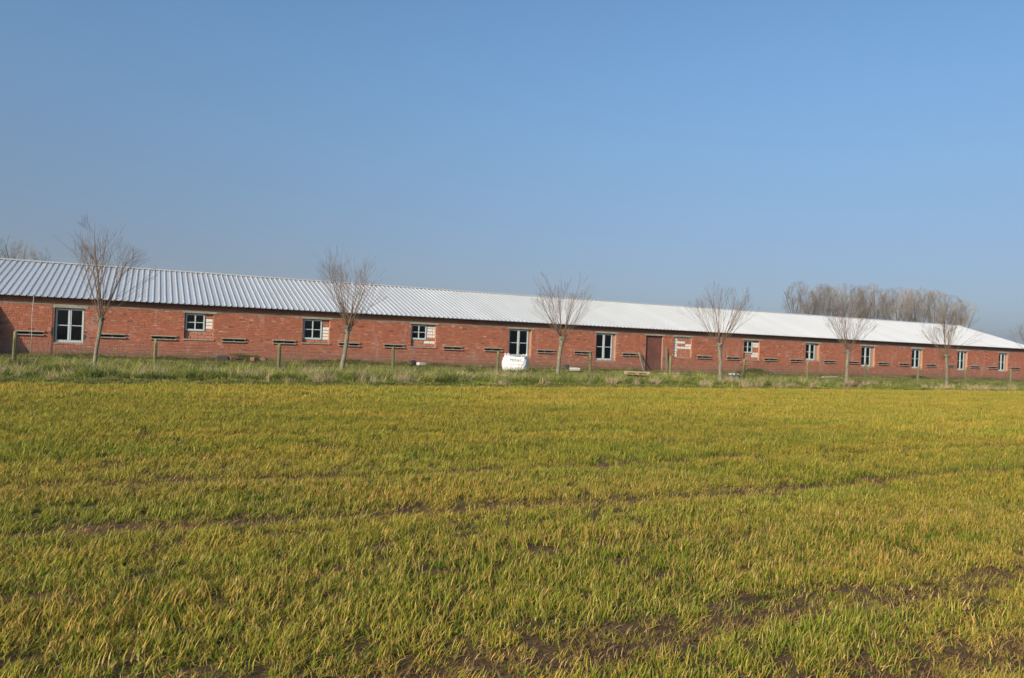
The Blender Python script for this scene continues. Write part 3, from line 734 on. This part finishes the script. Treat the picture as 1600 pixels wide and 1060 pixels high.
# ------------------------------------------------------------------ pollard willows
def grow(mb, p, d, L, r0, rnd, bend=0.12, up=0.25, seg=6, kids=4, level=0, maxl=2, sides=4, tipr=0.0025, spread=0.6):
    pts = [p.copy()]; rr = [r0]; d = d.normalized(); q = p.copy()
    for i in range(seg):
        d = (d + Vector((rnd.uniform(-bend, bend), rnd.uniform(-bend, bend), rnd.uniform(-bend, bend) + up / seg))).normalized()
        q = q + d * (L / seg); pts.append(q.copy()); rr.append(max(tipr, r0 * (1 - (i + 1) / seg) ** 0.8))
    mb.tube(pts, rr, sides if level == 0 else 3)
    if level < maxl:
        for _ in range(kids):
            t = rnd.uniform(0.25, 0.92); i = min(int(t * seg), seg - 1); o = pts[i].lerp(pts[i + 1], t * seg - i)
            dd = (pts[i + 1] - pts[i]).normalized(); sv = Vector((rnd.uniform(-1, 1), rnd.uniform(-1, 1), rnd.uniform(-0.6, 0.6)))
            sv = (sv - dd * sv.dot(dd)).normalized()
            grow(mb, o, (dd + sv * spread * rnd.uniform(0.6, 1.2)), L * (1 - t) * rnd.uniform(0.55, 0.95) + 0.10 * L, max(rr[i] * 0.5, tipr * 1.2), rnd, bend, up, 3 if level else 4, max(2, kids - 1), level + 1, maxl, 3, tipr, spread)

def willow(x, y, hx, zh, ztop, width, rad, n, seed, label, leader=False, low=0.0):
    rnd = random.Random(seed); zb = g(x, y) - 0.05
    t = empty('willow_tree', (x, y, zb)); tag(t, label, 'tree', 'young pollard willows along the verge')
    H = zh - zb; lx = hx - x; m = MB(); pts = []; rr = []
    for k in range(13):
        u = k / 12; rk = rad * (1.25 - 0.35 * min(u * 3, 1)) if u < 0.33 else rad * (0.90 + 0.0 * u)
        if u > 0.86: rk *= 1.0 + (u - 0.86) * 2.2
        pts.append((lx * u ** 1.2 + 0.02 * math.sin(5 * u + seed), 0.015 * math.sin(4 * u + 2 * seed), H * u)); rr.append(rk * rnd.uniform(0.96, 1.05))
    m.tube(pts, rr, 10, cap=True)
    heap_r = rad * 1.25
    for k in range(9):
        a = k * 0.7; m.tube([(lx, 0, H - 0.10), (lx + heap_r * math.cos(a), heap_r * math.sin(a), H + 0.01 + 0.06 * math.sin(k * 3 + seed)), (lx + heap_r * 1.05 * math.cos(a), heap_r * 1.05 * math.sin(a), H + 0.10)], [rad * 0.6, rad * 0.5, rad * 0.2], 6, cap=True)
    m.build('trunk', M['willow'], t, smooth=True)
    c = MB(); top = ztop - zb - H
    for i in range(int(n * 1.05)):
        a = rnd.uniform(0, 2 * PI); k = math.sqrt(rnd.random()); spread = k * width / 2 * 0.97 * rnd.uniform(0.8, 1.10)
        tgt = Vector((math.cos(a) * spread, math.sin(a) * spread, top * (1.06 - 0.42 * k * k) * rnd.uniform(0.66, 1.0)))
        o = Vector((lx + math.cos(a) * rad * 1.0 * k, math.sin(a) * rad * 1.0 * k, H + rnd.uniform(-0.08, 0.1)))
        d = Vector((tgt.x * 1.22, tgt.y * 1.22, tgt.z * 0.98)); L = d.length
        grow(c, o, d, L, rnd.uniform(0.009, 0.018) * (1.0 if not leader else 0.8), rnd, 0.085, 0.24, 7, 4, 0, 2, 5, 0.0026, 0.50)
    if leader:
        for ddx, LL, r0 in ((-0.05, top * 1.05, 0.042), (0.42, top * 0.85, 0.03), (-0.22, top * 0.8, 0.03)):
            grow(c, Vector((lx, 0, H)), Vector((ddx, 0.05, 1)), LL, r0, rnd, 0.06, 0.05, 10, 8, 0, 2, 6, 0.003, 0.75)
    for i in range(int(low)):   # short side shoots under the head
        a = rnd.uniform(0, 2 * PI)
        grow(c, Vector((lx, 0, H - rnd.uniform(0, 0.25))), Vector((math.cos(a), math.sin(a), rnd.uniform(-0.2, 0.5))), rnd.uniform(0.25, 0.6), 0.009, rnd, 0.12, 0.3, 4, 3, 1, 2, 3, 0.003, 0.6)
    c.build('crown', M['shoots'], t, smooth=True)
    return t
willow(-1.62, 29.0, -1.50, 1.58, 4.65, 2.5, 0.066, 14, 3, 'leftmost pollard willow, thin trunk with one tall forked leader', True, 6)
willow(6.52, 29.0, 6.74, 1.66, 4.66, 2.9, 0.088, 30, 5, 'bare pollard willow with a wide fan, trunk leaning right, right of the second small window', False, 14)
willow(15.72, 29.0, 15.90, 1.62, 4.50, 2.8, 0.092, 26, 8, 'bare pollard willow standing just right of the white bulk bag', False, 12)
willow(24.50, 29.0, 24.36, 1.66, 4.66, 2.8, 0.100, 26, 11, 'bare pollard willow with the thickest trunk, right of the walled-up window', False, 12)
willow(32.72, 29.0, 32.80, 1.64, 4.28, 2.7, 0.092, 26, 14, 'bare pollard willow with brown dead weeds round its foot', False, 14)
willow(40.55, 29.0, 40.38, 1.60, 3.95, 2.6, 0.078, 20, 17, 'slim pollard willow with a ragged low head near the hipped end of the barn', True, 22)
willow(48.60, 29.0, 48.70, 1.70, 4.30, 2.8, 0.095, 28, 20, 'rightmost pollard willow, its crown cut by the right edge of the photo', False, 12)

# ------------------------------------------------------------------ far trees
def far_tree_meshes(seed, H, fork, wid, nscaf=7, vase=0.55, kids=(8, 6, 4, 2)):
    rnd = random.Random(seed); tr = MB(); cr = MB()
    r0 = H * 0.016; tr.tube([(0, 0, -0.5), (0.05, 0, fork * 0.5), (0.1, 0, fork)], [r0 * 1.2, r0, r0 * 0.85], 7)
    def inside(q): return (q.x / wid) ** 2 + (q.y / wid) ** 2 + ((q.z - H * 0.60) / (H * 0.40)) ** 2 < 1.0 or q.z < H * 0.42
    def twig(mb, p, d, L, r, lev):
        pts = [p.copy()]; rr = [r]; q = p.copy(); n = 4 if lev < 2 else 3
        for i in range(n):
            if i >= n: break
            d = (d + Vector((rnd.uniform(-0.14, 0.14), rnd.uniform(-0.14, 0.14), 0.07))).normalized(); q = q + d * L / n
            if not inside(q) and i > 0: q = q - d * L / n * 0.75; n = i + 1
            pts.append(q.copy()); rr.append(max(0.009, r * (1 - 0.8 * (i + 1) / n)))
        (tr if lev < 1 else cr).tube(pts, rr, 5 if lev < 1 else 3)
        if lev < 4 and inside(q):
            for _ in range(kids[lev]):
                t = rnd.uniform(0.25 if lev else 0.2, 1.0); i = min(int(t * n), n - 1); o = pts[i].lerp(pts[i + 1], t * n - i)
                dd = (pts[i + 1] - pts[i]).normalized(); sv = Vector((rnd.uniform(-1, 1), rnd.uniform(-1, 1), rnd.uniform(-0.4, 0.4))).normalized()
                twig(cr, o, (dd + sv * 0.62).normalized(), L * rnd.uniform(0.34, 0.55), max(rr[i] * 0.5, 0.010), lev + 1)
    for k in range(nscaf):
        a = 2 * PI * k / nscaf + rnd.uniform(-0.4, 0.4); lean_ = vase * rnd.uniform(0.35, 1.0) if k else 0.05
        d = Vector((math.cos(a) * lean_, math.sin(a) * lean_, 1)).normalized()
        twig(tr, Vector((0.1, 0, fork - rnd.uniform(0, H * 0.08))), d, (H - fork) * rnd.uniform(0.72, 0.95) / d.z * (1 - 0.12 * lean_), r0 * 0.55, 0)
    return tr.mesh('trunk', M['far_bark'], True), cr.mesh('crown', M['far_twig'])
def pos(px, depth):     # ground point seen at column px of the photo, at a depth in metres
    X = (px - 800) / 1210.0; return (depth * (_f.x + _r.x * X), depth * (_f.y + _r.y * X))
variants = [far_tree_meshes(101, 18.6, 6.0, 4.6), far_tree_meshes(102, 18.6, 5.2, 4.9), far_tree_meshes(103, 18.4, 6.4, 4.4, 8, 0.45), far_tree_meshes(104, 18.5, 5.6, 4.7, 6, 0.6),
            far_tree_meshes(105, 19, 8.0, 3.4, 3, 0.35, (8, 4, 3, 2)), far_tree_meshes(106, 19, 8.5, 3.6, 3, 0.3, (9, 4, 3, 2))]
def far_tree(name, x, y, var, sc, rz, label, group):
    t = empty(name, (x, y, -0.2), rz); t.scale = (sc[0], sc[0], sc[1]); tag(t, label, 'tree', group)
    for nm, me in zip(('trunk', 'crown'), variants[var]):
        o = bpy.data.objects.new(nm, me); link(o, t)
    return t
FAR_R = [(1244, 186, 0, 1.00, 'leftmost bare poplar of the far row, its crown clear on the left side'),
         (1266, 188, 1, 1.00, 'second bare poplar from the left in the far row, forked wide and low'),
         (1283, 187, 2, 1.00, 'third bare poplar from the left in the far row'),
         (1304, 196, 1, 1.03, 'bare poplar between the third and the fifth from the left in the far row'),
         (1323, 187, 0, 0.99, 'bare poplar of the far row right behind the fifth pollard willow'),
         (1344, 190, 2, 1.02, 'bare poplar of the far row just right of the one behind the fifth pollard willow'),
         (1361, 196, 0, 1.06, 'tallest looking bare poplar near the middle of the far row'),
         (1378, 190, 1, 1.01, 'bare poplar right of the tallest looking one in the far row'),
         (1398, 188, 0, 1.00, 'sixth bare poplar from the right in the far row, widely forked'),
         (1416, 196, 2, 1.05, 'fifth bare poplar from the right in the far row'),
         (1435, 190, 1, 1.02, 'fourth bare poplar from the right in the far row'),
         (1459, 190, 2, 1.00, 'third bare poplar from the right in the far row'),
         (1480, 194, 0, 0.97, 'second bare poplar from the right, behind the slim pollard willow'),
         (1502, 192, 1, 0.88, 'rightmost bare poplar of the far row, smaller, leaning over the barn hip')]
for i, (px, dp, v, sc, lab) in enumerate(FAR_R):
    x, y = pos(px, dp); far_tree('poplar_tree', x, y, v, (sc * random.uniform(0.92, 1.05), sc * random.uniform(0.975, 1.01)), random.uniform(0, 6.28), lab, 'bare poplars in the far row behind the barn')
FAR_L = [(-10, 96, 4, 0.62, 'bare tree behind the roof cut by the left edge of the photo'),
         (17, 98, 5, 0.67, 'tallest bare tree behind the left end of the roof'),
         (36, 101, 4, 0.64, 'middle bare tree behind the left end of the roof'),
         (56, 97, 5, 0.60, 'rightmost bare tree behind the left end of the roof')]
for px, dp, v, sc, lab in FAR_L:
    x, y = pos(px, dp); far_tree('bare_tree', x, y, v, (sc * 0.80, sc), random.uniform(0, 6.28), lab, 'bare trees behind the left end of the barn')
for i, (px, dp, v, sc) in enumerate([(150, 240, 0, 1.06), (178, 244, 1, 1.03), (206, 246, 2, 1.01), (236, 250, 1, 1.035), (252, 252, 0, 1.02), (270, 254, 2, 1.03), (286, 256, 3, 1.005)]):
    x, y = pos(px, dp); far_tree('far_tree', x, y, v, (sc, sc), i * 1.3, ['first', 'second', 'third', 'fourth', 'fifth', 'sixth', 'seventh'][i] + ' from the left of the hazy far tree tops showing over the ridge', 'hazy far tree tops over the ridge')

# ------------------------------------------------------------------ birds
def bird(x, y, z, sc, label):
    m = MB(); m.tube([(-0.16, 0, 0), (-0.08, 0, 0), (0, 0, 0.01), (0.10, 0, 0.01), (0.15, 0, 0.0)], [0.008, 0.035, 0.045, 0.03, 0.006], 6, cap=True)
    m2 = [(0.05, 0, 0.02), (0.02, 0.17, 0.08), (-0.02, 0.36, 0.03), (-0.06, 0.17, 0.06), (-0.05, 0, 0.02)]
    m.add(m2, [(0, 1, 3, 4), (1, 2, 3)]); m.add([(a, -b_, c) for a, b_, c in m2], [(4, 3, 1, 0), (3, 2, 1)])
    o = m.build('bird', M['bird'], loc=(x, y, z)); o.scale = (sc,) * 3; o.rotation_euler = (0, 0.2, 0.6); tag(o, label, 'bird'); return o
bx, by = pos(917, 130); bird(bx, by, EYE + 130 * (535 - 400) / 1210, 0.9, 'small dark bird flying in the clear sky above the third pollard willow')
bx, by = pos(1313, 150); bird(bx, by, EYE + 150 * (552 - 443) / 1210, 0.8, 'tiny dark bird flying just above the far poplar row')

# ------------------------------------------------------------------ grass (clumps placed over the ground, one object per kind)
def clump(name, n, R, Lr, wr, droop, cols, tips, seed, mat, tipstart=0.5, flat=0.0, seg=4, lean0=0.28):
    """a tuft of single blades; each blade bends under its own weight; colour from root to tip"""
    r = np.random.default_rng(seed); V = []; C = []; F = []
    for i in range(n):
        a = r.uniform(0, 2 * PI); rad = R * math.sqrt(r.random()); bx, by = rad * math.cos(a), rad * math.sin(a)
        L = r.uniform(*Lr); wd = r.uniform(*wr); az = r.uniform(0, 2 * PI); lean_ = abs(r.normal(0, lean0)) + flat * r.random(); dr = droop * r.uniform(0.3, 1.6)
        c0 = np.array(cols[r.integers(len(cols))]) * r.uniform(0.6, 1.3); c1 = np.array(tips[r.integers(len(tips))]) * r.uniform(0.8, 1.15); ts = tipstart * r.uniform(0.3, 1.5)
        face = r.uniform(0, PI); px_, pz_ = 0.0, -0.01; b = len(V); th_ = lean_
        for k in range(seg + 1):
            t = k / seg; hw = wd / 2 * (1 - t ** 1.8) ** 0.7 * (0.75 + 0.5 * math.sin(PI * min(t * 1.4, 1))) + 0.0002
            ox, oy = px_ * math.cos(az), px_ * math.sin(az); sx, sy = math.cos(az + PI / 2 + 0.5 * math.sin(face)), math.sin(az + PI / 2 + 0.5 * math.sin(face))
            V += [(bx + ox - sx * hw, by + oy - sy * hw, pz_), (bx + ox + sx * hw, by + oy + sy * hw, pz_)]
            m_ = min(max((t - ts) / max(1 - ts, 0.1) * 1.3, 0), 1) if ts < 1 else 0; cc = c0 * (1 - m_) + c1 * m_
            C += [cc, cc]; px_ += math.sin(th_) * L / seg; pz_ += math.cos(th_) * L / seg; th_ += dr / seg
        for k in range(seg): F.append((b + 2 * k, b + 2 * k + 1, b + 2 * k + 3, b + 2 * k + 2))
    return bpy.data.objects.new(name, np_mesh(name, V, F, np.array(C), mat, True))

def scatter(name, pts, rots, scl, idx, sources, label, cat):
    col = bpy.data.collections.new(name + '_tufts')
    for i, o in enumerate(sources): o.name = f'{i:02d}_{name}'; col.objects.link(o)
    me = bpy.data.meshes.new(name); me.vertices.add(len(pts)); me.vertices.foreach_set('co', np.asarray(pts, np.float32).ravel())
    a = me.attributes.new('rot', 'FLOAT_VECTOR', 'POINT'); a.data.foreach_set('vector', np.asarray(rots, np.float32).ravel())
    a = me.attributes.new('scl', 'FLOAT_VECTOR', 'POINT'); a.data.foreach_set('vector', np.asarray(scl, np.float32).ravel())
    a = me.attributes.new('idx', 'INT', 'POINT'); a.data.foreach_set('value', np.asarray(idx, np.int32).ravel())
    me.materials.append(sources[0].data.materials[0])
    o = bpy.data.objects.new(name, me); link(o); tag(o, label, cat, kind='stuff')
    t = bpy.data.node_groups.new(name, 'GeometryNodeTree')
    t.interface.new_socket('Geometry', in_out='INPUT', socket_type='NodeSocketGeometry'); t.interface.new_socket('Geometry', in_out='OUTPUT', socket_type='NodeSocketGeometry')
    gi = t.nodes.new('NodeGroupInput'); go = t.nodes.new('NodeGroupOutput'); ip = t.nodes.new('GeometryNodeInstanceOnPoints'); ci = t.nodes.new('GeometryNodeCollectionInfo')
    ci.inputs['Collection'].default_value = col; ci.inputs['Separate Children'].default_value = True; ci.inputs['Reset Children'].default_value = True
    def na(nm, ty): q = t.nodes.new('GeometryNodeInputNamedAttribute'); q.data_type = ty; q.inputs['Name'].default_value = nm; return q.outputs['Attribute']
    ip.inputs['Pick Instance'].default_value = True
    t.links.new(gi.outputs[0], ip.inputs['Points']); t.links.new(ci.outputs[0], ip.inputs['Instance']); t.links.new(na('idx', 'INT'), ip.inputs['Instance Index'])
    e2r = t.nodes.new('FunctionNodeEulerToRotation'); t.links.new(na('rot', 'FLOAT_VECTOR'), e2r.inputs[0]); t.links.new(e2r.outputs[0], ip.inputs['Rotation'])
    t.links.new(na('scl', 'FLOAT_VECTOR'), ip.inputs['Scale']); t.links.new(ip.outputs[0], go.inputs[0])
    md = o.modifiers.new('tufts', 'NODES'); md.node_group = t
    return o

GREEN = [(0.12, 0.18, 0.015), (0.16, 0.215, 0.018), (0.21, 0.235, 0.021), (0.08, 0.15, 0.027), (0.27, 0.245, 0.024)]
TIPS = [(0.57, 0.395, 0.05), (0.62, 0.45, 0.075), (0.44, 0.37, 0.05), (0.58, 0.33, 0.06), (0.32, 0.29, 0.04), (0.74, 0.52, 0.19)]
DEAD = [(0.55, 0.34, 0.11), (0.42, 0.24, 0.08), (0.66, 0.45, 0.18)]
mat_crop = mat_leafy('crop_blades', var=0.18, big=((0.80, 0.96, 0.82), (1.08, 1.02, 1.02)), bigscale=0.45, stretch=(0.5, 1.6, 1))
mat_dead = mat_leafy('dead_leaves', var=0.25, transl=0.15)

# who stands where in the field
def field_points():
    out = []
    cells = [(0.0, 3.0, 11.0, 135), (11.0, 11.0, 20.0, 62), (20.0, 20.0, 62.0, 34)]
    P = []
    for lo, d0, d1, dens in cells:
        A = 92 / 180 * PI; n = int(dens * 0.5 * A * (d1 * d1 - (d0 if d0 > 3 else 2.2) ** 2))
        rr = np.sqrt(rng.uniform((d0 if d0 > 3 else 2.2) ** 2, d1 * d1, n)); aa = rng.uniform(-A / 2, A / 2, n) + YAW
        x = rr * np.sin(aa); y = rr * np.cos(aa); P.append(np.c_[x, y, np.full(n, d0)])
    P = np.concatenate(P); ye = y_edge(P[:, 0]); P = P[(P[:, 1] < ye - 0.1 - 0.35 * (P[:, 0] < 14)) & (P[:, 1] > 0.4)]
    # seed rows 12.5 cm apart, loosely kept
    row = np.round(P[:, 1] / 0.125) * 0.125; near = P[:, 2] < 12
    P[:, 1] = np.where(near, row + rng.normal(0, 0.028, len(P)), P[:, 1])
    return P
P = field_points(); X, Yp, Dz = P.T
bare = np.zeros(len(P)); 
for ty, w_, dp in TRACKS: bare = np.maximum(bare, dp * np.exp(-((Yp - track_y(ty, X)) / (w_ * 1.05)) ** 2) * (0.80 + 0.20 * np.sin(X * 1.9 + ty * 3) * np.sin(X * 0.7 + ty)))
patch = 0.5 + 0.5 * wob(X, Yp, 2.2, 0.7) * 0.6 + 0.2 * wob(X, Yp, 5.1, 2.0)
keep = rng.random(len(P)) > bare * np.where(P[:, 1] < 6, 0.66, 0.62) 
thin = bare
P = P[keep]; X, Yp, Dz = P.T; patch = patch[keep]; bare = bare[keep]; n = len(P)
Z = height(X, Yp)
rows_band = 0.5 + 0.5 * np.sin(Yp * 2.05 + 0.5 * np.sin(X * 0.13))
sc = rng.uniform(0.70, 1.15, n) * (0.84 + 0.30 * patch) * (1 - 0.40 * bare) * np.where(Dz > 19, 1.05, 1.0)
yel = 0.42 + 0.10 * wob(X, Yp, 1.1, 3.0) * (Dz < 12) + 0.25 * (rng.random(n) - 0.5) + 0.35 * bare + 0.18 * (0.5 - patch) + 0.26 * (rows_band - 0.5) + 0.03 * np.clip(Yp / 25, 0, 1)
kind = np.clip((yel * 6).astype(int), 0, 5)
kind = np.where(Dz > 10, np.where(Dz > 19, 9, 6) + np.clip((kind / 2).astype(int), 0, 2), kind)
src = []
mixes = [(0.15, 0.75), (0.3, 0.6), (0.45, 0.5), (0.6, 0.42), (0.8, 0.32), (0.95, 0.22)]
for i, (dead, ts) in enumerate(mixes):
    cols = GREEN * 2 + (DEAD if dead > 0.4 else DEAD[:2]) * (1 if dead < 0.7 else 2)
    src.append(clump('tuft', 44, 0.085, (0.035, 0.118), (0.0038, 0.0072), 0.8 + 0.6 * dead, cols, TIPS, 40 + i, mat_crop, ts, 0.35 * dead, 4, 0.48))
for i, ts in enumerate((0.6, 0.42, 0.28)):
    src.append(clump('tuft', 40, 0.13, (0.06, 0.15), (0.005, 0.009), 1.0, GREEN * 2 + DEAD[:1 + i], TIPS, 60 + i, mat_crop, ts, 0.15 * i, 3))
for i, ts in enumerate((0.55, 0.38, 0.25)):
    src.append(clump('tuft', 44, 0.20, (0.06, 0.15), (0.008, 0.013), 0.9, GREEN * 2 + DEAD[:1 + i], TIPS, 70 + i, mat_crop, ts, 0.15 * i, 2))
rots = np.c_[rng.normal(0, 0.10, n), rng.normal(0, 0.10, n), rng.uniform(0, 2 * PI, n)]
scatter('crop_grass', np.c_[X, Yp, Z], rots, np.c_[sc, sc, sc * rng.uniform(0.85, 1.15, n)], kind, src, 'yellow tipped young cereal crop covering the field', 'crop')

# flattened dead leaves in the wheel tracks
q = []
for ty, w_, dp in TRACKS[:5]:
    m_ = int(3400 * dp); x = rng.uniform(-6, 26, m_); y = track_y(ty, x) + rng.normal(0, w_ * 0.8, m_); q.append(np.c_[x, y])
x = rng.uniform(-5, 18, 5000); y = rng.uniform(1.5, 12, 5000); q.append(np.c_[x, y])
q = np.concatenate(q); n = len(q)
LIT = [(0.40, 0.26, 0.12), (0.25, 0.155, 0.075), (0.44, 0.30, 0.15), (0.18, 0.11, 0.055)]
srcd = [clump('litter', 9, 0.08, (0.04, 0.11), (0.003, 0.006), 0.9, LIT, LIT, 90 + i, mat_dead, 0.5, 2.6, 3) for i in range(3)]
scatter('dead_straw', np.c_[q, height(q[:, 0], q[:, 1]) + 0.008], np.c_[np.zeros((n, 2)), rng.uniform(0, 6.28, n)], np.repeat(rng.uniform(0.7, 1.1, n)[:, None], 3, 1), rng.integers(0, 3, n), srcd, 'flattened straw coloured leaves in the wheel tracks', 'straw')

# verge vegetation
VG = [(0.19, 0.24, 0.035), (0.25, 0.29, 0.05), (0.13, 0.19, 0.03), (0.33, 0.33, 0.09), (0.23, 0.23, 0.06)]
VT = [(0.46, 0.42, 0.14), (0.58, 0.50, 0.24), (0.33, 0.35, 0.09)]
STR = [(0.54, 0.43, 0.25), (0.62, 0.50, 0.31), (0.42, 0.30, 0.18)]
MOSS = [(0.20, 0.17, 0.06), (0.25, 0.20, 0.08), (0.15, 0.15, 0.045), (0.30, 0.24, 0.11)]
mat_vg = mat_leafy('verge_blades', var=0.28, big=((0.60, 0.70, 0.60), (1.25, 1.2, 1.1)), bigscale=1.1)
mat_st = mat_leafy('straw_blades', var=0.22, big=((0.85, 0.85, 0.85), (1.1, 1.1, 1.1)), transl=0.2)
srcv = [clump('green_tuft', 50, 0.15, (0.14, 0.46), (0.007, 0.013), 1.3, VG, VT, 200 + i, mat_vg, 0.7, 0.3, 4) for i in range(3)] + \
       [clump('short_tuft', 40, 0.20, (0.06, 0.14), (0.008, 0.014), 1.2, VG + MOSS[:2], VT, 210 + i, mat_vg, 0.7, 0.4, 3) for i in range(2)] + \
       [clump('moss_tuft', 34, 0.18, (0.05, 0.15), (0.007, 0.012), 1.3, MOSS, MOSS, 220 + i, mat_vg, 0.7, 0.5, 3) for i in range(2)] + \
       [clump('broad_leaf_tuft', 22, 0.16, (0.12, 0.28), (0.025, 0.05), 1.6, [(0.06, 0.125, 0.03), (0.085, 0.15, 0.035)], [(0.10, 0.16, 0.04)], 225, mat_vg, 0.8, 0.5, 4)]
n = 34000; x = rng.uniform(-9, 66, n); y = rng.uniform(0, 1, n) ** 0.95 * 13.2 + 24.0; ye = y_edge(x); ok = (y > ye + 0.12 + 0.30 * (x < 14) * (rng.random(n) < 0.85)) & (y < 36.72); x = x[ok]; y = y[ok]; ye = ye[ok]; n = len(x)
ds = y - ye; right = sstep(24, 36, x); lump = 0.5 + 0.5 * wob(x, y, 1.5, 0.3); lump2 = 0.5 + 0.5 * wob(x, y, 0.6, 1.3)
kd = np.zeros(n, int); u = rng.random(n)
tall = (ds > 2.0) & ~((np.abs(x / y - 0.682) < 0.024) & (y > 28.4)) & ~((np.abs(x / y - 0.876) < 0.012) & (y > 29.0)) & ~((np.abs(x - 24.4) < 0.8) & (y > 31.2)) & (y < 31.9 + 0.5 * lump) & (u < (0.28 + 0.85 * lump) * (1 - 0.62 * right))
kd = np.where(tall, rng.integers(0, 3, n), rng.integers(3, 5, n)); kd = np.where(tall & (rng.random(n) < 0.08 + 0.12 * (lump2 > 0.7)), 7, kd)
back = (y > 33.0) & (rng.random(n) < sstep(33.0, 35.8, y) * 0.95); kd = np.where(back, rng.integers(5, 7, n), kd)
edge = (ds < 1.3) & (rng.random(n) < 0.6); kd = np.where(edge, rng.integers(5, 7, n), kd)
thin = (y > 36.2) & (rng.random(n) < 0.2)
sc = rng.uniform(0.65, 1.2, n) * np.where(kd < 3, 0.55 + 0.75 * lump, 1.0) * (1 - 0.25 * right * (kd < 3)) * np.where(ds < 1.6, 0.7, 1.0)
kp = ~thin; x, y, kd, sc = x[kp], y[kp], kd[kp], sc[kp]; n = len(x)
rots = np.c_[rng.normal(0, 0.12, n), rng.normal(0, 0.12, n), rng.uniform(0, 2 * PI, n)]
scatter('verge_grass', np.c_[x, y, height(x, y)], rots, np.repeat(sc[:, None], 3, 1), kd, srcv, 'rough green tussocky grass on the verge between field and barn', 'grass')

srcs = [clump('straw_tuft', 24, 0.07, (0.25, 0.58), (0.004, 0.008), 0.7, STR, STR, 240 + i, mat_st, 0.5, 0.25, 4) for i in range(3)]
cx = np.concatenate([rng.uniform(-7, 30, 170), rng.uniform(30, 60, 50), rng.uniform(38, 45, 22)]); cy = np.concatenate([rng.normal(28.0, 1.5, 170), rng.normal(28.6, 1.0, 50), rng.normal(28.6, 0.4, 22)])
for tx_ in (-1.6, 6.5, 15.7, 24.5, 32.7, 40.5): cx = np.append(cx, rng.normal(tx_, 0.25, 5)); cy = np.append(cy, rng.normal(28.8, 0.2, 5))
for fx_ in FX: cx = np.append(cx, rng.normal(fx_, 0.3, 2)); cy = np.append(cy, rng.normal(30.8, 0.2, 2))
xx = []; 
for a_, b_ in zip(cx, cy):
    k_ = rng.integers(1, 10)
    xx.append(np.c_[rng.normal(a_, 0.17, k_), rng.normal(b_, 0.12, k_)])
xx = np.concatenate(xx); ok = (xx[:, 1] > y_edge(xx[:, 0]) + 1.2) & (xx[:, 1] < 33.5); xx = xx[ok]; xx = xx[~((np.abs(xx[:, 0] / xx[:, 1] - 0.682) < 0.024) & (xx[:, 1] > 28.4))]; n = len(xx)
sc = rng.uniform(0.55, 1.15, n) * (1 - 0.3 * sstep(30, 40, xx[:, 0]))
scatter('pale_dry_grass', np.c_[xx, height(xx[:, 0], xx[:, 1])], np.c_[rng.normal(0, 0.15, n), rng.normal(0, 0.15, n), rng.uniform(0, 6.28, n)], np.repeat(sc[:, None], 3, 1), rng.integers(0, 3, n), srcs, 'pale dead grass tufts standing along the verge', 'dry grass')

# dead dock plants
def dock(x, y, h, n, label, seed):
    rnd = random.Random(seed); m = MB()
    for i in range(n):
        a = rnd.uniform(0, 6.28); r = rnd.uniform(0, 0.35); p = Vector((r * math.cos(a), r * math.sin(a) * 0.6, -0.05))
        hh = h * rnd.uniform(0.5, 1.1); d = Vector((rnd.uniform(-0.35, 0.35), rnd.uniform(-0.3, 0.3), 1)).normalized()
        m.tube([p, p + d * hh * 0.5, p + d * hh], [0.009, 0.007, 0.004], 4)
        for k in range(9):
            t = rnd.uniform(0.15, 1.0); q = p + d * hh * t; b_ = rnd.uniform(0, 6.28); L = rnd.uniform(0.04, 0.11); e = Vector((math.cos(b_), math.sin(b_), rnd.uniform(-0.8, 0.3))) * L
            w_ = Vector((-math.sin(b_), math.cos(b_), 0)) * L * 0.3
            m.add([tuple(q), tuple(q + e * 0.5 + w_), tuple(q + e), tuple(q + e * 0.5 - w_ + Vector((0, 0, 0.01)))], [(0, 1, 2, 3)])
    return tag(m.build('dead_weed', M['dock'], loc=(x, y, g(x, y))), label, 'weed')
dock(32.2, 28.3, 0.42, 22, 'brown dead weeds just left of the foot of the fifth pollard willow', 1)
dock(32.95, 28.4, 0.45, 24, 'brown dead weeds around and right of the fifth pollard willow trunk', 2)
dock(7.9, 28.4, 0.34, 14, 'brown dead weeds right of the second pollard willow', 3)
dock(8.9, 28.1, 0.28, 12, 'low reddish dead weeds furthest right of the second pollard willow', 4)
dock(29.0, 27.6, 0.24, 12, 'low brown dead weeds midway between the fourth and fifth pollard willows', 5)
dock(19.2, 28.6, 0.26, 10, 'small brown dead weeds between the third willow and the next fence post', 6)

# ------------------------------------------------------------------ the air
m = MB(); m.box(-1500, 1500, -60, 1500, -1.6, 24.0)
k = NT('haze_air'); k.t.nodes.remove(k.b); v = k.n('ShaderNodeVolumePrincipled'); v.inputs['Color'].default_value = (0.80, 0.88, 1.0, 1); v.inputs['Density'].default_value = 0.0005; v.inputs['Anisotropy'].default_value = 0.2
k.l(v.outputs[0], k.out.inputs['Volume'])
tag(m.build('haze', k.m), 'thin pale haze in the air', 'haze', kind='stuff')
